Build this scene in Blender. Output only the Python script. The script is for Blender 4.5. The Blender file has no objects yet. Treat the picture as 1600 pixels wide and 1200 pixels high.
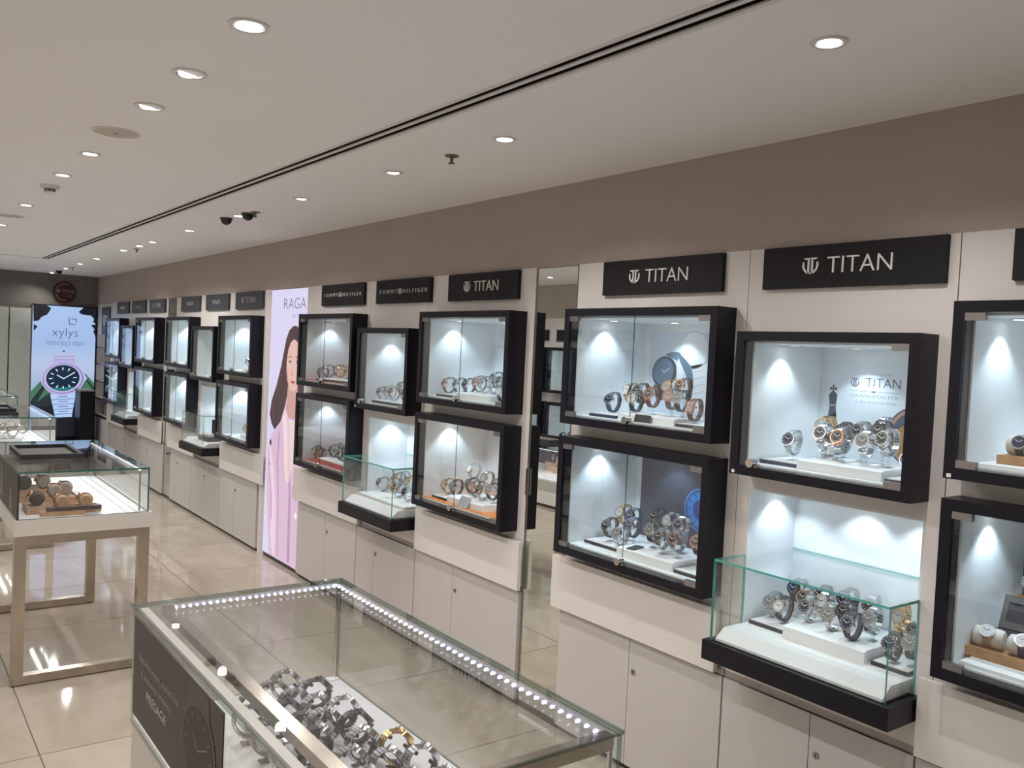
import bpy, math, random
from mathutils import Vector, Matrix
random.seed(7)
scene = bpy.context.scene
C = scene.collection
PI = math.pi

# ------------------------------------------------------------------ camera
def make_camera():
    F, yaw, pit, rol = 1351.84, .640292, -.0349546, .0477727
    f = Vector((math.sin(yaw)*math.cos(pit), math.cos(yaw)*math.cos(pit), math.sin(pit)))
    r = f.cross(Vector((0, 0, 1))).normalized()
    u = r.cross(f)
    c, s = math.cos(rol), math.sin(rol)
    r, u = c*r + s*u, c*u - s*r
    cam = bpy.data.cameras.new('camera')
    cam.sensor_fit = 'HORIZONTAL'; cam.sensor_width = 36.0
    cam.lens = F/1600*36.0
    cam.clip_start = .02; cam.clip_end = 60
    o = bpy.data.objects.new('camera', cam); C.objects.link(o)
    m = Matrix.Identity(4)
    for i in range(3):
        m[i][0], m[i][1], m[i][2] = r[i], u[i], -f[i]
    m[2][3] = 1.6
    o.matrix_world = m
    scene.camera = o
make_camera()

# ------------------------------------------------------------------ world, exposure
w = bpy.data.worlds.new('world'); scene.world = w; w.use_nodes = True
w.node_tree.nodes['Background'].inputs[0].default_value = (.9, .92, 1, 1)
w.node_tree.nodes['Background'].inputs[1].default_value = .05
vs = scene.view_settings
vs.view_transform = 'Standard'; vs.look = 'None'; vs.exposure = 0.0; vs.gamma = 1.0
vs.use_curve_mapping = False
ROOM_W = 26.8            # watts of one ceiling downlight
ROOM_COL = (1.0, .945, .905)
PUCK_W = 3.5             # watts of one cabinet puck light
PUCK_COL = (.70, .86, 1.0)

# ------------------------------------------------------------------ materials
MATS = {}
def mat(name, col=(.8, .8, .8), rough=.5, metal=0.0, emit=None, es=1.0, spec=.5, noise=0.0, nscale=8.0, bump=0.0, coat=0.0):
    if name in MATS: return MATS[name]
    m = bpy.data.materials.new(name); m.use_nodes = True
    nt = m.node_tree; b = nt.nodes['Principled BSDF']
    b.inputs['Base Color'].default_value = (*col, 1)
    b.inputs['Roughness'].default_value = rough
    b.inputs['Metallic'].default_value = metal
    b.inputs['Specular IOR Level'].default_value = spec
    b.inputs['Coat Weight'].default_value = coat
    b.inputs['Coat Roughness'].default_value = .08
    if emit is not None:
        b.inputs['Emission Color'].default_value = (*emit, 1)
        b.inputs['Emission Strength'].default_value = es
    if noise or bump:
        tc = nt.nodes.new('ShaderNodeTexCoord'); n = nt.nodes.new('ShaderNodeTexNoise')
        n.inputs['Scale'].default_value = nscale; n.inputs['Detail'].default_value = 5
        nt.links.new(tc.outputs['Object'], n.inputs['Vector'])
        if noise:
            r = nt.nodes.new('ShaderNodeValToRGB')
            r.color_ramp.elements[0].position = .3; r.color_ramp.elements[1].position = .7
            r.color_ramp.elements[0].color = (*[max(0, c*(1-noise)) for c in col], 1)
            r.color_ramp.elements[1].color = (*[min(1, c*(1+noise)) for c in col], 1)
            nt.links.new(n.outputs['Fac'], r.inputs['Fac'])
            nt.links.new(r.outputs['Color'], b.inputs['Base Color'])
        if bump:
            bp = nt.nodes.new('ShaderNodeBump'); bp.inputs['Strength'].default_value = bump
            bp.inputs['Distance'].default_value = .002
            nt.links.new(n.outputs['Fac'], bp.inputs['Height'])
            nt.links.new(bp.outputs['Normal'], b.inputs['Normal'])
    MATS[name] = m
    return m

def glass_mat(name, tint, r0=.05):
    m = bpy.data.materials.new(name); m.use_nodes = True
    nt = m.node_tree; nt.nodes.clear()
    out = nt.nodes.new('ShaderNodeOutputMaterial'); mix = nt.nodes.new('ShaderNodeMixShader')
    tr = nt.nodes.new('ShaderNodeBsdfTransparent'); gl = nt.nodes.new('ShaderNodeBsdfGlossy')
    lw = nt.nodes.new('ShaderNodeLayerWeight'); lw.inputs['Blend'].default_value = .5
    p = nt.nodes.new('ShaderNodeMath'); p.operation = 'POWER'; p.inputs[1].default_value = 5
    ml = nt.nodes.new('ShaderNodeMath'); ml.operation = 'MULTIPLY_ADD'
    ml.inputs[1].default_value = .9; ml.inputs[2].default_value = r0
    tr.inputs['Color'].default_value = (*tint, 1)
    gl.inputs['Roughness'].default_value = .0; gl.inputs['Color'].default_value = (1, 1, 1, 1)
    L = nt.links.new
    L(lw.outputs['Facing'], p.inputs[0]); L(p.outputs[0], ml.inputs[0]); L(ml.outputs[0], mix.inputs['Fac'])
    L(tr.outputs[0], mix.inputs[1]); L(gl.outputs[0], mix.inputs[2]); L(mix.outputs[0], out.inputs['Surface'])
    MATS[name] = m
    return m

def hexc(r, g, b):
    f = lambda v: (v/255/12.92) if v/255 <= .04045 else ((v/255+.055)/1.055)**2.4
    return (f(r), f(g), f(b))

GLASS = glass_mat('clear glass', (.965, .985, .98))
GLASS_TOP = glass_mat('counter glass', (.955, .965, .965), .06)
ACRYL = glass_mat('clear acrylic', (.93, .95, .96), .08)
EDGE = mat('green glass edge', (.09, .40, .36), .08, spec=.8)
EDGE_C = glass_mat('grey green glass edge', (.42, .55, .52), .14)
EDGE_S = glass_mat('door glass edge', (.30, .38, .40), .10)
EDGE_D = mat('dark glass edge', (.03, .14, .125), .12, spec=.8)
WHITE = mat('white laminate', (.76, .73, .705), .32, noise=.015, nscale=3)
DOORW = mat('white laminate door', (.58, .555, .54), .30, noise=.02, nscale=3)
LINING = mat('white cabinet lining', (.80, .825, .84), .38)
BLACK = mat('black laminate', (.0075, .0075, .013), .38, spec=.28, noise=.1, nscale=40)
SIGNB = mat('black sign panel', (.011, .011, .013), .6, spec=.3)
SIGNG = mat('charcoal sign panel', (.045, .05, .058), .5)
CHROME = mat('polished steel', (.62, .58, .53), .16, 1.0)
BRUSH = mat('brushed steel', (.52, .46, .40), .24, 1.0, noise=.08, nscale=20)
DSTEEL = mat('satin bracket steel', (.36, .34, .33), .35, 1.0)
PULL = mat('grey pull channel', (.36, .34, .325), .35, .4)
PLINTH = mat('dark plinth', (.05, .042, .036), .4)
MIRROR = mat('mirror silver', (.83, .86, .82), .0, 1.0)
CEIL = mat('ceiling paint', (.88, .87, .865), .9, noise=.01, nscale=2)
FASCIA = mat('taupe fascia paint', (.42, .358, .318), .75, noise=.03, nscale=3)
FARW = mat('grey brown wall paint', (.17, .16, .148), .8, noise=.03, nscale=3)
LEFTW = mat('beige wall paint', (.50, .44, .37), .7, noise=.02, nscale=3)
LETTER = mat('silver letters', (.80, .80, .78), .4, .0)
LETTER_D = mat('grey letters', (.42, .43, .44), .4)
INK = mat('navy print ink', (.035, .05, .10), .6)
INKG = mat('grey print ink', (.30, .32, .38), .6)
MATBLK = mat('black display mat', (.012, .012, .018), .6)
MATNAVY = mat('navy display mat', (.012, .02, .06), .6)
MATTOP = mat('white mat top', (.80, .80, .80), .5)
RISER = mat('white riser board', (.82, .82, .82), .45)
WOOD = mat('light wood tray', (.42, .22, .09), .45, noise=.25, nscale=30)
WOODT = mat('tan wood tray', (.50, .30, .18), .45, noise=.2, nscale=30)
RED = mat('red floor liner', (.50, .07, .06), .5)
ORANGE = mat('orange floor liner', (.70, .22, .03), .5)
PUCK = mat('puck lamp lens', (1, 1, 1), .4, emit=(.90, .96, 1), es=9)
LENS = mat('downlight lens', (1, 1, 1), .4, emit=(1, .97, .92), es=11)
LEDM = mat('led bead', (1, 1, 1), .4, emit=(.72, .74, 1), es=22)
TRIM = mat('white trim ring', (.72, .70, .68), .5)
DARKIN = mat('dark recess', (.02, .02, .02), .7)
SLOTM = mat('slot void', (.012, .012, .012), .8)

def floor_mat():
    m = bpy.data.materials.new('beige polished tile'); m.use_nodes = True
    nt = m.node_tree; b = nt.nodes['Principled BSDF']; L = nt.links.new
    tc = nt.nodes.new('ShaderNodeTexCoord'); mp = nt.nodes.new('ShaderNodeMapping')
    mp.inputs['Scale'].default_value = (1.2, .55, 1)
    oi = nt.nodes.new('ShaderNodeObjectInfo'); ad = nt.nodes.new('ShaderNodeVectorMath'); ad.operation = 'ADD'
    sc_ = nt.nodes.new('ShaderNodeVectorMath'); sc_.operation = 'SCALE'; sc_.inputs['Scale'].default_value = 3.0
    L(oi.outputs['Location'], sc_.inputs[0]); L(tc.outputs['Object'], ad.inputs[0]); L(sc_.outputs[0], ad.inputs[1])
    L(ad.outputs[0], mp.inputs['Vector'])
    n1 = nt.nodes.new('ShaderNodeTexNoise'); n1.inputs['Scale'].default_value = 3.2
    n1.inputs['Detail'].default_value = 6; n1.inputs['Distortion'].default_value = 1.2
    L(mp.outputs[0], n1.inputs['Vector'])
    r = nt.nodes.new('ShaderNodeValToRGB')
    r.color_ramp.elements[0].position = .3; r.color_ramp.elements[0].color = (.385, .33, .265, 1)
    r.color_ramp.elements[1].position = .72; r.color_ramp.elements[1].color = (.49, .435, .37, 1)
    L(n1.outputs['Fac'], r.inputs['Fac']); L(r.outputs['Color'], b.inputs['Base Color'])
    b.inputs['Roughness'].default_value = .045; b.inputs['Specular IOR Level'].default_value = .62
    MATS['tile'] = m
    return m
TILE = floor_mat()
GROUT = mat('tile grout', (.20, .165, .13), .8)

# ------------------------------------------------------------------ mesh helpers
class MB:
    def __init__(s): s.v = []; s.f = []; s.mi = []; s.sm = []
    def add(s, vs_, fs_, mi=0, smooth=False):
        o = len(s.v); s.v += [tuple(p) for p in vs_]
        for f in fs_:
            s.f.append(tuple(o+i for i in f)); s.mi.append(mi); s.sm.append(smooth)
        return s
    def box(s, x0, x1, y0, y1, z0, z1, mi=0):
        if x0 > x1: x0, x1 = x1, x0
        if y0 > y1: y0, y1 = y1, y0
        if z0 > z1: z0, z1 = z1, z0
        vs_ = [(x0,y0,z0),(x1,y0,z0),(x1,y1,z0),(x0,y1,z0),(x0,y0,z1),(x1,y0,z1),(x1,y1,z1),(x0,y1,z1)]
        return s.add(vs_, [(3,2,1,0),(4,5,6,7),(0,1,5,4),(1,2,6,5),(2,3,7,6),(3,0,4,7)], mi)
    def obox(s, c, ax, ay, az, hx, hy, hz, mi=0):
        c, ax, ay, az = Vector(c), Vector(ax), Vector(ay), Vector(az)
        vs_ = []
        for k in (-1, 1):
            for (i, j) in ((-1,-1),(1,-1),(1,1),(-1,1)):
                vs_.append(c + ax*hx*i + ay*hy*j + az*hz*k)
        return s.add(vs_, [(3,2,1,0),(4,5,6,7),(0,1,5,4),(1,2,6,5),(2,3,7,6),(3,0,4,7)], mi)
    def cyl(s, p0, p1, r0, r1=None, n=20, caps=True, mi=0):
        p0, p1 = Vector(p0), Vector(p1); r1 = r0 if r1 is None else r1
        a = (p1-p0).normalized(); t = Vector((0,0,1)) if abs(a.z) < .9 else Vector((1,0,0))
        u = a.cross(t).normalized(); v = a.cross(u)
        ring = lambda p, r: [p + (u*math.cos(2*PI*i/n) + v*math.sin(2*PI*i/n))*r for i in range(n)]
        vs_ = ring(p0, r0) + ring(p1, r1)
        s.add(vs_, [(i, (i+1) % n, n+(i+1) % n, n+i) for i in range(n)], mi, True)
        if caps:
            s.add(ring(p0, r0), [tuple(range(n-1, -1, -1))], mi)
            s.add(ring(p1, r1), [tuple(range(n))], mi)
        return s
    def annulus(s, p0, p1, ro, ri, n=28, mi=0):
        p0, p1 = Vector(p0), Vector(p1); a = (p1-p0).normalized()
        t = Vector((0,0,1)) if abs(a.z) < .9 else Vector((1,0,0)); u = a.cross(t).normalized(); v = a.cross(u)
        R = lambda p, r: [p + (u*math.cos(2*PI*i/n) + v*math.sin(2*PI*i/n))*r for i in range(n)]
        vs_ = R(p0, ro)+R(p1, ro)+R(p1, ri)+R(p0, ri)
        fs = []
        for q in range(4):
            A, B = q*n, ((q+1) % 4)*n
            fs += [(A+i, A+(i+1) % n, B+(i+1) % n, B+i) for i in range(n)]
        return s.add(vs_, fs, mi)
    def prism(s, poly, fn, d0, d1, mi=0):
        n = len(poly)
        vs_ = [fn(p, d0) for p in poly] + [fn(p, d1) for p in poly]
        return s.add(vs_, [tuple(range(n)), tuple(range(2*n-1, n-1, -1))] +
                     [(i, n+i, n+(i+1) % n, (i+1) % n) for i in range(n)], mi)
    def frame(s, x0, x1, y0, y1, z0, z1, wy, wz):
        s.box(x0, x1, y0, y1, z0, z0+wz); s.box(x0, x1, y0, y1, z1-wz, z1)
        s.box(x0, x1, y0, y0+wy, z0+wz, z1-wz); s.box(x0, x1, y1-wy, y1, z0+wz, z1-wz)
        return s
    def sphere(s, c, r, n=14, m=8, z0=-1.0, sz=1.0):
        c = Vector(c); vs_ = []; fs = []
        t0 = math.asin(z0)
        for j in range(m+1):
            t = t0 + (PI/2-t0)*j/m
            for i in range(n):
                vs_.append(c + Vector((math.cos(2*PI*i/n)*math.cos(t)*r, math.sin(2*PI*i/n)*math.cos(t)*r, math.sin(t)*r*sz)))
        for j in range(m):
            fs += [(j*n+i, j*n+(i+1) % n, (j+1)*n+(i+1) % n, (j+1)*n+i) for i in range(n)]
        return s.add(vs_, fs, 0, True)
    def mesh(s, name, *mats):
        me = bpy.data.meshes.new(name)
        me.from_pydata(s.v, [], s.f)
        for m in mats: me.materials.append(m)
        if me.polygons:
            me.polygons.foreach_set('material_index', s.mi); me.polygons.foreach_set('use_smooth', s.sm)
        me.update()
        return me
    def build(s, name, m, parent=None, **kw):
        ms = m if isinstance(m, (list, tuple)) else (m,)
        return obj(name, s.mesh(name, *ms), parent, **kw)

def obj(name, me, parent=None, loc=None, rot=None, label=None, cat=None, group=None, kind=None):
    o = bpy.data.objects.new(name, me); C.objects.link(o)
    if parent is not None: o.parent = parent
    if loc is not None: o.location = loc
    if rot is not None: o.rotation_euler = rot
    tag(o, label, cat, group, kind)
    return o
def tag(o, label=None, cat=None, group=None, kind=None):
    if label: o['label'] = label
    if cat: o['category'] = cat
    if group: o['group'] = group
    if kind: o['kind'] = kind
    return o
def thing(name, label, cat, loc=(0, 0, 0), rz=0.0, group=None, kind=None):
    o = bpy.data.objects.new(name, None); C.objects.link(o)
    o.empty_display_size = .1
    o.location = loc; o.rotation_euler = (0, 0, rz)
    return tag(o, label, cat, group, kind)
def copy_tree(o, parent=None):
    c = o.copy(); C.objects.link(c); c.parent = parent
    for ch in list(o.children): copy_tree(ch, c)
    return c
BOX = lambda name, m, parent, *a, **kw: MB().box(*a).build(name, m, parent, **kw)

def pane(name, parent, x0, x1, y0, y1, z0, z1, glass=None, edge=None):
    """a glass sheet: broad faces clear, thin edges green"""
    mb = MB().box(x0, x1, y0, y1, z0, z1)
    d = [abs(x1-x0), abs(y1-y0), abs(z1-z0)]; ax = d.index(min(d))
    big = {0: (3, 5), 1: (2, 4), 2: (0, 1)}[ax]
    mb.mi = [0 if i in big else 1 for i in range(6)]
    return mb.build(name, (glass or GLASS, edge or EDGE), parent)

# mapping helpers: the right wall faces -X (reading direction runs along -Y)
def onwall(X):   return lambda p, d: (X - d, p[0], p[1])      # poly in (y, z)
def onfar(Y):    return lambda p, d: (p[0], Y - d, p[1])      # poly in (x, z)
def onlocal(x):  return lambda p, d: (x - d, -p[0], p[1])     # poly in (right, up), local x is depth

_text_cache = {}
def text_verts(body, thin=0.0):
    k = (body, thin)
    if k in _text_cache: return _text_cache[k]
    cu = bpy.data.curves.new('lettering', 'FONT'); cu.body = body; cu.size = 1.0
    cu.extrude = .5; cu.offset = thin; cu.resolution_u = 3
    ob = bpy.data.objects.new('lettering', cu); C.objects.link(ob)
    dg = bpy.context.evaluated_depsgraph_get()
    me = bpy.data.meshes.new_from_object(ob.evaluated_get(dg))
    vs_ = [v.co.copy() for v in me.vertices]; fs_ = [tuple(p.vertices) for p in me.polygons]
    bpy.data.objects.remove(ob); bpy.data.curves.remove(cu); bpy.data.meshes.remove(me)
    x0 = min(v.x for v in vs_); x1 = max(v.x for v in vs_); y0 = min(v.y for v in vs_); y1 = max(v.y for v in vs_)
    vs_ = [((v.x-x0)/(x1-x0), (v.y-y0)/(y1-y0), v.z+.5) for v in vs_]
    _text_cache[k] = (vs_, fs_)
    return _text_cache[k]
def text(mb, body, fn, a0, a1, b0, b1, d0, d1, thin=-.012):
    vs_, fs_ = text_verts(body, thin)
    mb.add([fn((a0+(a1-a0)*x, b0+(b1-b0)*y), d0+(d1-d0)*z) for x, y, z in vs_], fs_)
    return mb
def emblem(mb, fn, a0, a1, b0, b1, d0, d1):
    """two back-to-back T shapes whose feet curl up into a shield"""
    def P(u, v): return (a0+(a1-a0)*u, b0+(b1-b0)*v)
    for sgn in (0, 1):
        m = lambda u: u if sgn == 0 else 1-u
        mb.prism([P(m(.08), 1), P(m(.47), 1), P(m(.47), .9), P(m(.14), .9)], fn, d0, d1)
        mb.prism([P(m(.33), .92), P(m(.44), .92), P(m(.44), .0), P(m(.40), .0), P(m(.33), .10)], fn, d0, d1)
        out = []; inn = []
        for i in range(9):
            t = PI + (PI/2)*i/8*.98
            out.append(P(m(.5+.5*math.cos(t)), .55+.55*math.sin(t)*1.0))
            inn.append(P(m(.5+.39*math.cos(t)), .55+.43*math.sin(t)*1.0))
        for i in range(8):
            mb.prism([out[i], out[i+1], inn[i+1], inn[i]], fn, d0, d1)
        mb.prism([P(m(0), .55), P(m(.11), .55), P(m(.11), .75), P(m(.02), .75)], fn, d0, d1)
    return mb
def ell(cx, cy, rx, ry, n=28, a0=0, a1=2*PI, rot=0.0):
    cl = abs(a1-a0-2*PI) < 1e-6
    out = []
    for i in range(n if cl else n+1):
        t = a0+(a1-a0)*i/n
        x, y = rx*math.cos(t), ry*math.sin(t)
        out.append((cx+x*math.cos(rot)-y*math.sin(rot), cy+x*math.sin(rot)+y*math.cos(rot)))
    return out
def ringstrip(mb, fn, cx, cy, rx, ry, wd, d0, d1, a0=0, a1=2*PI, n=32):
    for i in range(n):
        t, s = a0+(a1-a0)*i/n, a0+(a1-a0)*(i+1)/n
        mb.prism([(cx+rx*math.cos(t), cy+ry*math.sin(t)), (cx+rx*math.cos(s), cy+ry*math.sin(s)),
                  (cx+(rx-wd)*math.cos(s), cy+(ry-wd)*math.sin(s)), (cx+(rx-wd)*math.cos(t), cy+(ry-wd)*math.sin(t))], fn, d0, d1)
    return mb

def spot(name, parent, loc, watts, col, ang, blend=.6, rad=.03, rot=(0, 0, 0)):
    l = bpy.data.lights.new(name, 'SPOT'); l.energy = watts; l.color = col
    l.spot_size = math.radians(ang); l.spot_blend = blend; l.shadow_soft_size = rad
    o = bpy.data.objects.new(name, l); C.objects.link(o); o.parent = parent; o.location = loc; o.rotation_euler = rot
    return o

# ------------------------------------------------------------------ the room
XL, XR, Y0R, Y1R, ZC = -.95, 2.40, -1.6, 12.40, 2.34
BACKX = 2.78
def build_floor():
    fl = MB().box(XL-.5, BACKX, Y0R, Y1R+.1, -.05, -.004).build('floor', GROUT, kind='structure')
    tag(fl, 'beige polished stone tile floor')
    tx, ty = 1.14, .788
    gap = .0025
    meshes = {}
    i = -3
    x = .545 - 2*tx
    while x < BACKX:
        y = 3.605 - 7*ty
        while y < Y1R:
            a0, a1 = max(x, XL-.5)+gap, min(x+tx, BACKX)-gap
            b0, b1 = max(y, Y0R)+gap, min(y+ty, Y1R+.1)-gap
            if a1-a0 > .02 and b1-b0 > .02:
                k = (round(a1-a0, 3), round(b1-b0, 3))
                if k not in meshes:
                    meshes[k] = MB().box(-k[0]/2, k[0]/2, -k[1]/2, k[1]/2, -.006, 0).mesh('tile', TILE)
                obj('tile', meshes[k], fl, loc=((a0+a1)/2, (b0+b1)/2, 0))
            y += ty
        x += tx
build_floor()

SX0, SX1, SY = 1.375, 1.470, 9.93     # air slot in the ceiling and the place it turns
def build_ceiling():
    mb = MB()
    t = .05
    mb.box(XL-.5, SX0, Y0R, SY-.012, ZC, ZC+t)
    mb.box(SX1, BACKX, Y0R, Y1R+.1, ZC, ZC+t)
    mb.box(XL-.5, SX1, SY+.012, Y1R+.1, ZC, ZC+t)
    o = mb.build('ceiling', CEIL, kind='structure'); tag(o, 'white painted flat ceiling')
    d = thing('air_slot_diffuser', 'long twin-slot air diffuser running along the ceiling', 'air vent', (0, 0, ZC))
    mb = MB()
    mb.box(SX0, SX0+.016, Y0R, SY-.012, -.001, .004); mb.box(SX1-.016, SX1, Y0R, SY-.012, -.001, .004)
    mb.box(SX0+.040, SX1-.040, Y0R, SY-.012, 0, .004)
    mb.build('flange', TRIM, d)
    MB().box(SX0, SX1, Y0R, SY+.012, .06, .07).box(SX0, SX0+.003, Y0R, SY+.012, .004, .06).box(SX1-.003, SX1, Y0R, SY+.012, .004, .06).box(XL-.5, SX0, SY-.012, SY+.012, .03, .06).box(XL-.5, SX1, SY+.007, SY+.012, 0, .05).box(XL-.5, SX0, SY-.012, SY-.009, 0, .05).build('plenum', SLOTM, d)
build_ceiling()
tag(MB().box(BACKX, BACKX+.1, Y0R, Y1R+.1, 0, ZC).build('wall_right', WHITE, kind='structure'), 'white display wall on the right')
tag(MB().box(XR, BACKX, Y0R, Y1R, 1.99, ZC).build('trim_1', FASCIA, kind='structure'), 'taupe fascia band above the display cabinets')
tag(MB().box(XL-.5, BACKX, Y1R, Y1R+.1, 0, ZC).build('wall_far', FARW, kind='structure'), 'grey brown far end wall')
tag(MB().box(XL-.5, XL-.4, Y0R, Y1R, 0, ZC).build('wall_left', LEFTW, kind='structure'), 'beige left wall seen only in mirrors')
tag(MB().box(XL-.5, BACKX+.1, Y0R-.1, Y0R, 0, ZC).build('wall_near', LEFTW, kind='structure'), 'beige wall behind the viewer')
WR = thing('trim_2', 'white wall panels between the display cabinets', None, kind='structure')

def holed(y0, y1, z0, z1, holes, x0, x1):
    ys = sorted({y0, y1, *[min(max(v, y0), y1) for h in holes for v in h[:2]]})
    zs = sorted({z0, z1, *[min(max(v, z0), z1) for h in holes for v in h[2:]]})
    mb = MB()
    for i in range(len(ys)-1):
        for j in range(len(zs)-1):
            cy, cz = (ys[i]+ys[i+1])/2, (zs[j]+zs[j+1])/2
            if any(h[0] < cy < h[1] and h[2] < cz < h[3] for h in holes): continue
            mb.box(x0, x1, ys[i], ys[i+1], zs[j], zs[j+1])
    return mb

# ------------------------------------------------------------------ wall cabinets
FD = .10                     # how far a black box stands out from the wall
UP = (1.325, 1.795); LO = (.79, 1.272); SM = (1.24, 1.71); NI = (.69, 1.187)
def wall_cabinet(label, yc, wd, z, loc_x=XR, rz=0.0, leaves=2, pucks=3, detail=True, liner=None, lock=None, group=None, watts=1.0):
    """local frame: +x into the wall, y along it, origin on the wall face"""
    t = thing('wall_cabinet', label, 'display cabinet', (loc_x, yc, 0), rz, group)
    h = wd/2; z0, z1 = z; fw = .03; bk = .33
    MB().frame(-FD, .012, -h, h, z0, z1, fw, fw).build('frame', BLACK, t)
    iy, iz0, iz1 = h-fw, z0+fw, z1-fw
    mb = MB(); k = .006; x0 = -.05
    mb.box(bk, bk+k, -iy, iy, iz0, iz1)
    for (a, b) in ((-iy, -iy+k), (iy-k, iy)): mb.box(x0, bk, a, b, iz0, iz1)
    mb.box(x0, bk, -iy+k, iy-k, iz1-k, iz1); mb.box(x0, bk, -iy+k, iy-k, iz0, iz0+k)
    # outer carcass hides the lining's back inside the wall
    mb.build('lining', LINING, t)
    if liner is not None:
        MB().box(-.045, bk-.004, -iy+k, iy-k, iz0+k, iz0+k+.004).build('floor_liner', liner, t)
    # glass leaves
    spans = [(-iy, -.001), (.001, iy)] if leaves == 2 else [(-iy, iy)]
    for q, (a, b) in enumerate(spans):
        g = pane('glass_door', t, -FD+.006, -FD+.010, a, b, iz0+.002, iz1-.002, edge=EDGE_S)
        if detail:
            hs = (a if q == 0 else b) if leaves == 2 else a
            s = 1 if hs < 0 else -1
            for zz in (iz0+.001, iz1-.021):
                BOX('hinge', DSTEEL, g, -FD+.001, -FD+.017, hs, hs+s*.052, zz, zz+.020)
    if detail:
        ly = 0 if leaves == 2 else iy-.065
        m = MB().cyl((-FD-.022, ly, iz0+.015), (-FD+.005, ly, iz0+.015), .0145, n=18)
        m.box(-FD-.004, -FD+.016, ly-.014, ly+.014, iz0+.0005, iz0+.012)
        m.build('lock', CHROME, t)
    if pucks == 3:   sp = [(.095, iy-.055), (.245, .14*wd), (.095, -iy+.055)]
    elif pucks == 2: sp = [(.235, .0), (.11, iy-.06)]
    else:            sp = [(.235, 0)]
    for (px, py) in sp:
        m = MB().annulus((px, py, iz1-k-.003), (px, py, iz1-k), .026, .019, 20); m.build('puck_ring', CHROME, t)
        MB().cyl((px, py, iz1-k-.0015), (px, py, iz1-k-.0005), .019, n=20).build('puck_lens', PUCK, t)
        spot('puck_spot', t, (px, py, iz1-k-.006), PUCK_W*watts, PUCK_COL, 100, .55, .012)
    return t

def logo_sign(label, ya, yb, z0, z1, words, dim=False, panel=None, fit=None):
    """ya is the screen-left edge (larger y)"""
    t = thing('brand_sign', label, 'sign', (XR, (ya+yb)/2, z0), 0)
    H = z1-z0; hw = (ya-yb)/2
    MB().box(-.018, 0, -hw, hw, 0, H).build('panel', panel or SIGNB, t)
    fn = onlocal(-.018); mb = MB(); L = LETTER_D if dim else LETTER
    W2 = 2*hw
    if words == 'TITAN':
        emblem(MB(), fn, -.25*W2, -.157*W2, .32*H, .70*H, 0, .004).build('emblem', L, t)
        text(mb, 'TITAN', fn, -.105*W2, .245*W2, .33*H, .70*H, 0, .004, -.012)
    elif words == 'TH':
        text(mb, 'T O M M Y', fn, -.43*W2, -.09*W2, .42*H, .58*H, 0, .004, -.022)
        text(mb, 'H I L F I G E R', fn, .035*W2, .45*W2, .42*H, .58*H, 0, .004, -.022)
        for k in range(4):
            mb.prism([(-.065*W2, (.40+.06*k)*H), (.005*W2, (.40+.06*k)*H), (.005*W2, (.425+.06*k)*H), (-.065*W2, (.425+.06*k)*H)], fn, 0, .004)
        mb.prism([(-.034*W2, .40*H), (-.026*W2, .40*H), (-.026*W2, .60*H), (-.034*W2, .60*H)], fn, 0, .004)
    else:
        f = fit or (.17, .38, .64)
        text(mb, words, fn, -f[0]*W2, f[0]*W2, f[1]*H, f[2]*H, 0, .004)
    mb.build('lettering', L, t)
    return t

# y of every bay, near to far: (kind, panel y0, y1, box y0, y1)
bays = [
 ('big', .20, 1.19, .355, 1.15), ('small', 1.19, 1.90, 1.235, 1.858), ('big', 1.90, 2.787, 1.945, 2.745),
 ('big', 3.075, 4.005, 3.13, 3.922), ('small', 4.005, 4.675, 4.03, 4.63), ('big', 4.675, 5.60, 4.70, 5.502),
 ('big', 6.375, 7.215, 6.39, 7.165), ('small', 7.215, 7.93, 7.27, 7.90), ('big', 7.93, 8.737, 7.965, 8.73),
 ('big', 9.03, 9.965, 9.13, 9.925), ('small', 9.965, 10.63, 10.02, 10.60), ('big', 10.63, 11.52, 10.66, 11.40)]
for kind, a, b, c, d in bays:
    if kind == 'big': holes = [(c, d, *UP), (c, d, *LO)]
    else:
        m_ = (c+d)/2
        holes = [(c, d, *SM), (m_-.305, m_+.305, *NI)] if d-c > .61 else [(c, d, *SM), (c+.005, d-.005, *NI)]
    holed(a+.0015, b-.0015, .545, 1.99, holes, XR, XR+.015).build('panel', WHITE, WR)
holed(Y0R, .1985, 0, 1.99, [], XR, XR+.015).build('panel', WHITE, WR)
MB().box(XR, XR+.05, 6.262, 6.3735, 0, 1.99).cyl((XR+.012, 6.318, 0), (XR+.012, 6.318, 1.99), .03, n=16, caps=False).build('pilaster', WHITE, WR)

where = {}
CAB = {}
def cab(key, wh, i, z, label, **kw):
    _, a, b, c, d = bays[i]
    CAB[key] = wall_cabinet(label, (c+d)/2, d-c, z, **kw); where[key] = wh
cab('Gt', 'in the upper cabinet at right frame edge', 0, UP, 'black framed upper glass cabinet cut by the right frame edge')
cab('Gb', 'in the lower cabinet at right frame edge', 0, LO, 'black framed lower glass cabinet cut by the right frame edge')
cab('B', 'in the chess-poster cabinet', 1, SM, 'single-door black glass cabinet holding a chess king poster', leaves=1)
cab('At', 'in the black-watch-poster cabinet', 2, UP, 'upper black glass cabinet right of the mirror, black watch poster inside')
cab('Ab', 'in the blue-dial-poster cabinet', 2, LO, 'lower black glass cabinet right of the mirror, dark blue poster inside')
cab('Ct', 'in the upper cabinet left of the mirror', 3, UP, 'upper black glass cabinet immediately left of the tall mirror')
cab('Cb', 'in the orange-floored cabinet', 3, LO, 'lower black glass cabinet with orange floor left of the mirror', liner=ORANGE)
cab('D', 'in the small cabinet between pair of taller stacks', 4, SM, 'small black glass cabinet under the second sign right of the portrait', leaves=1, pucks=2, watts=.8)
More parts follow.
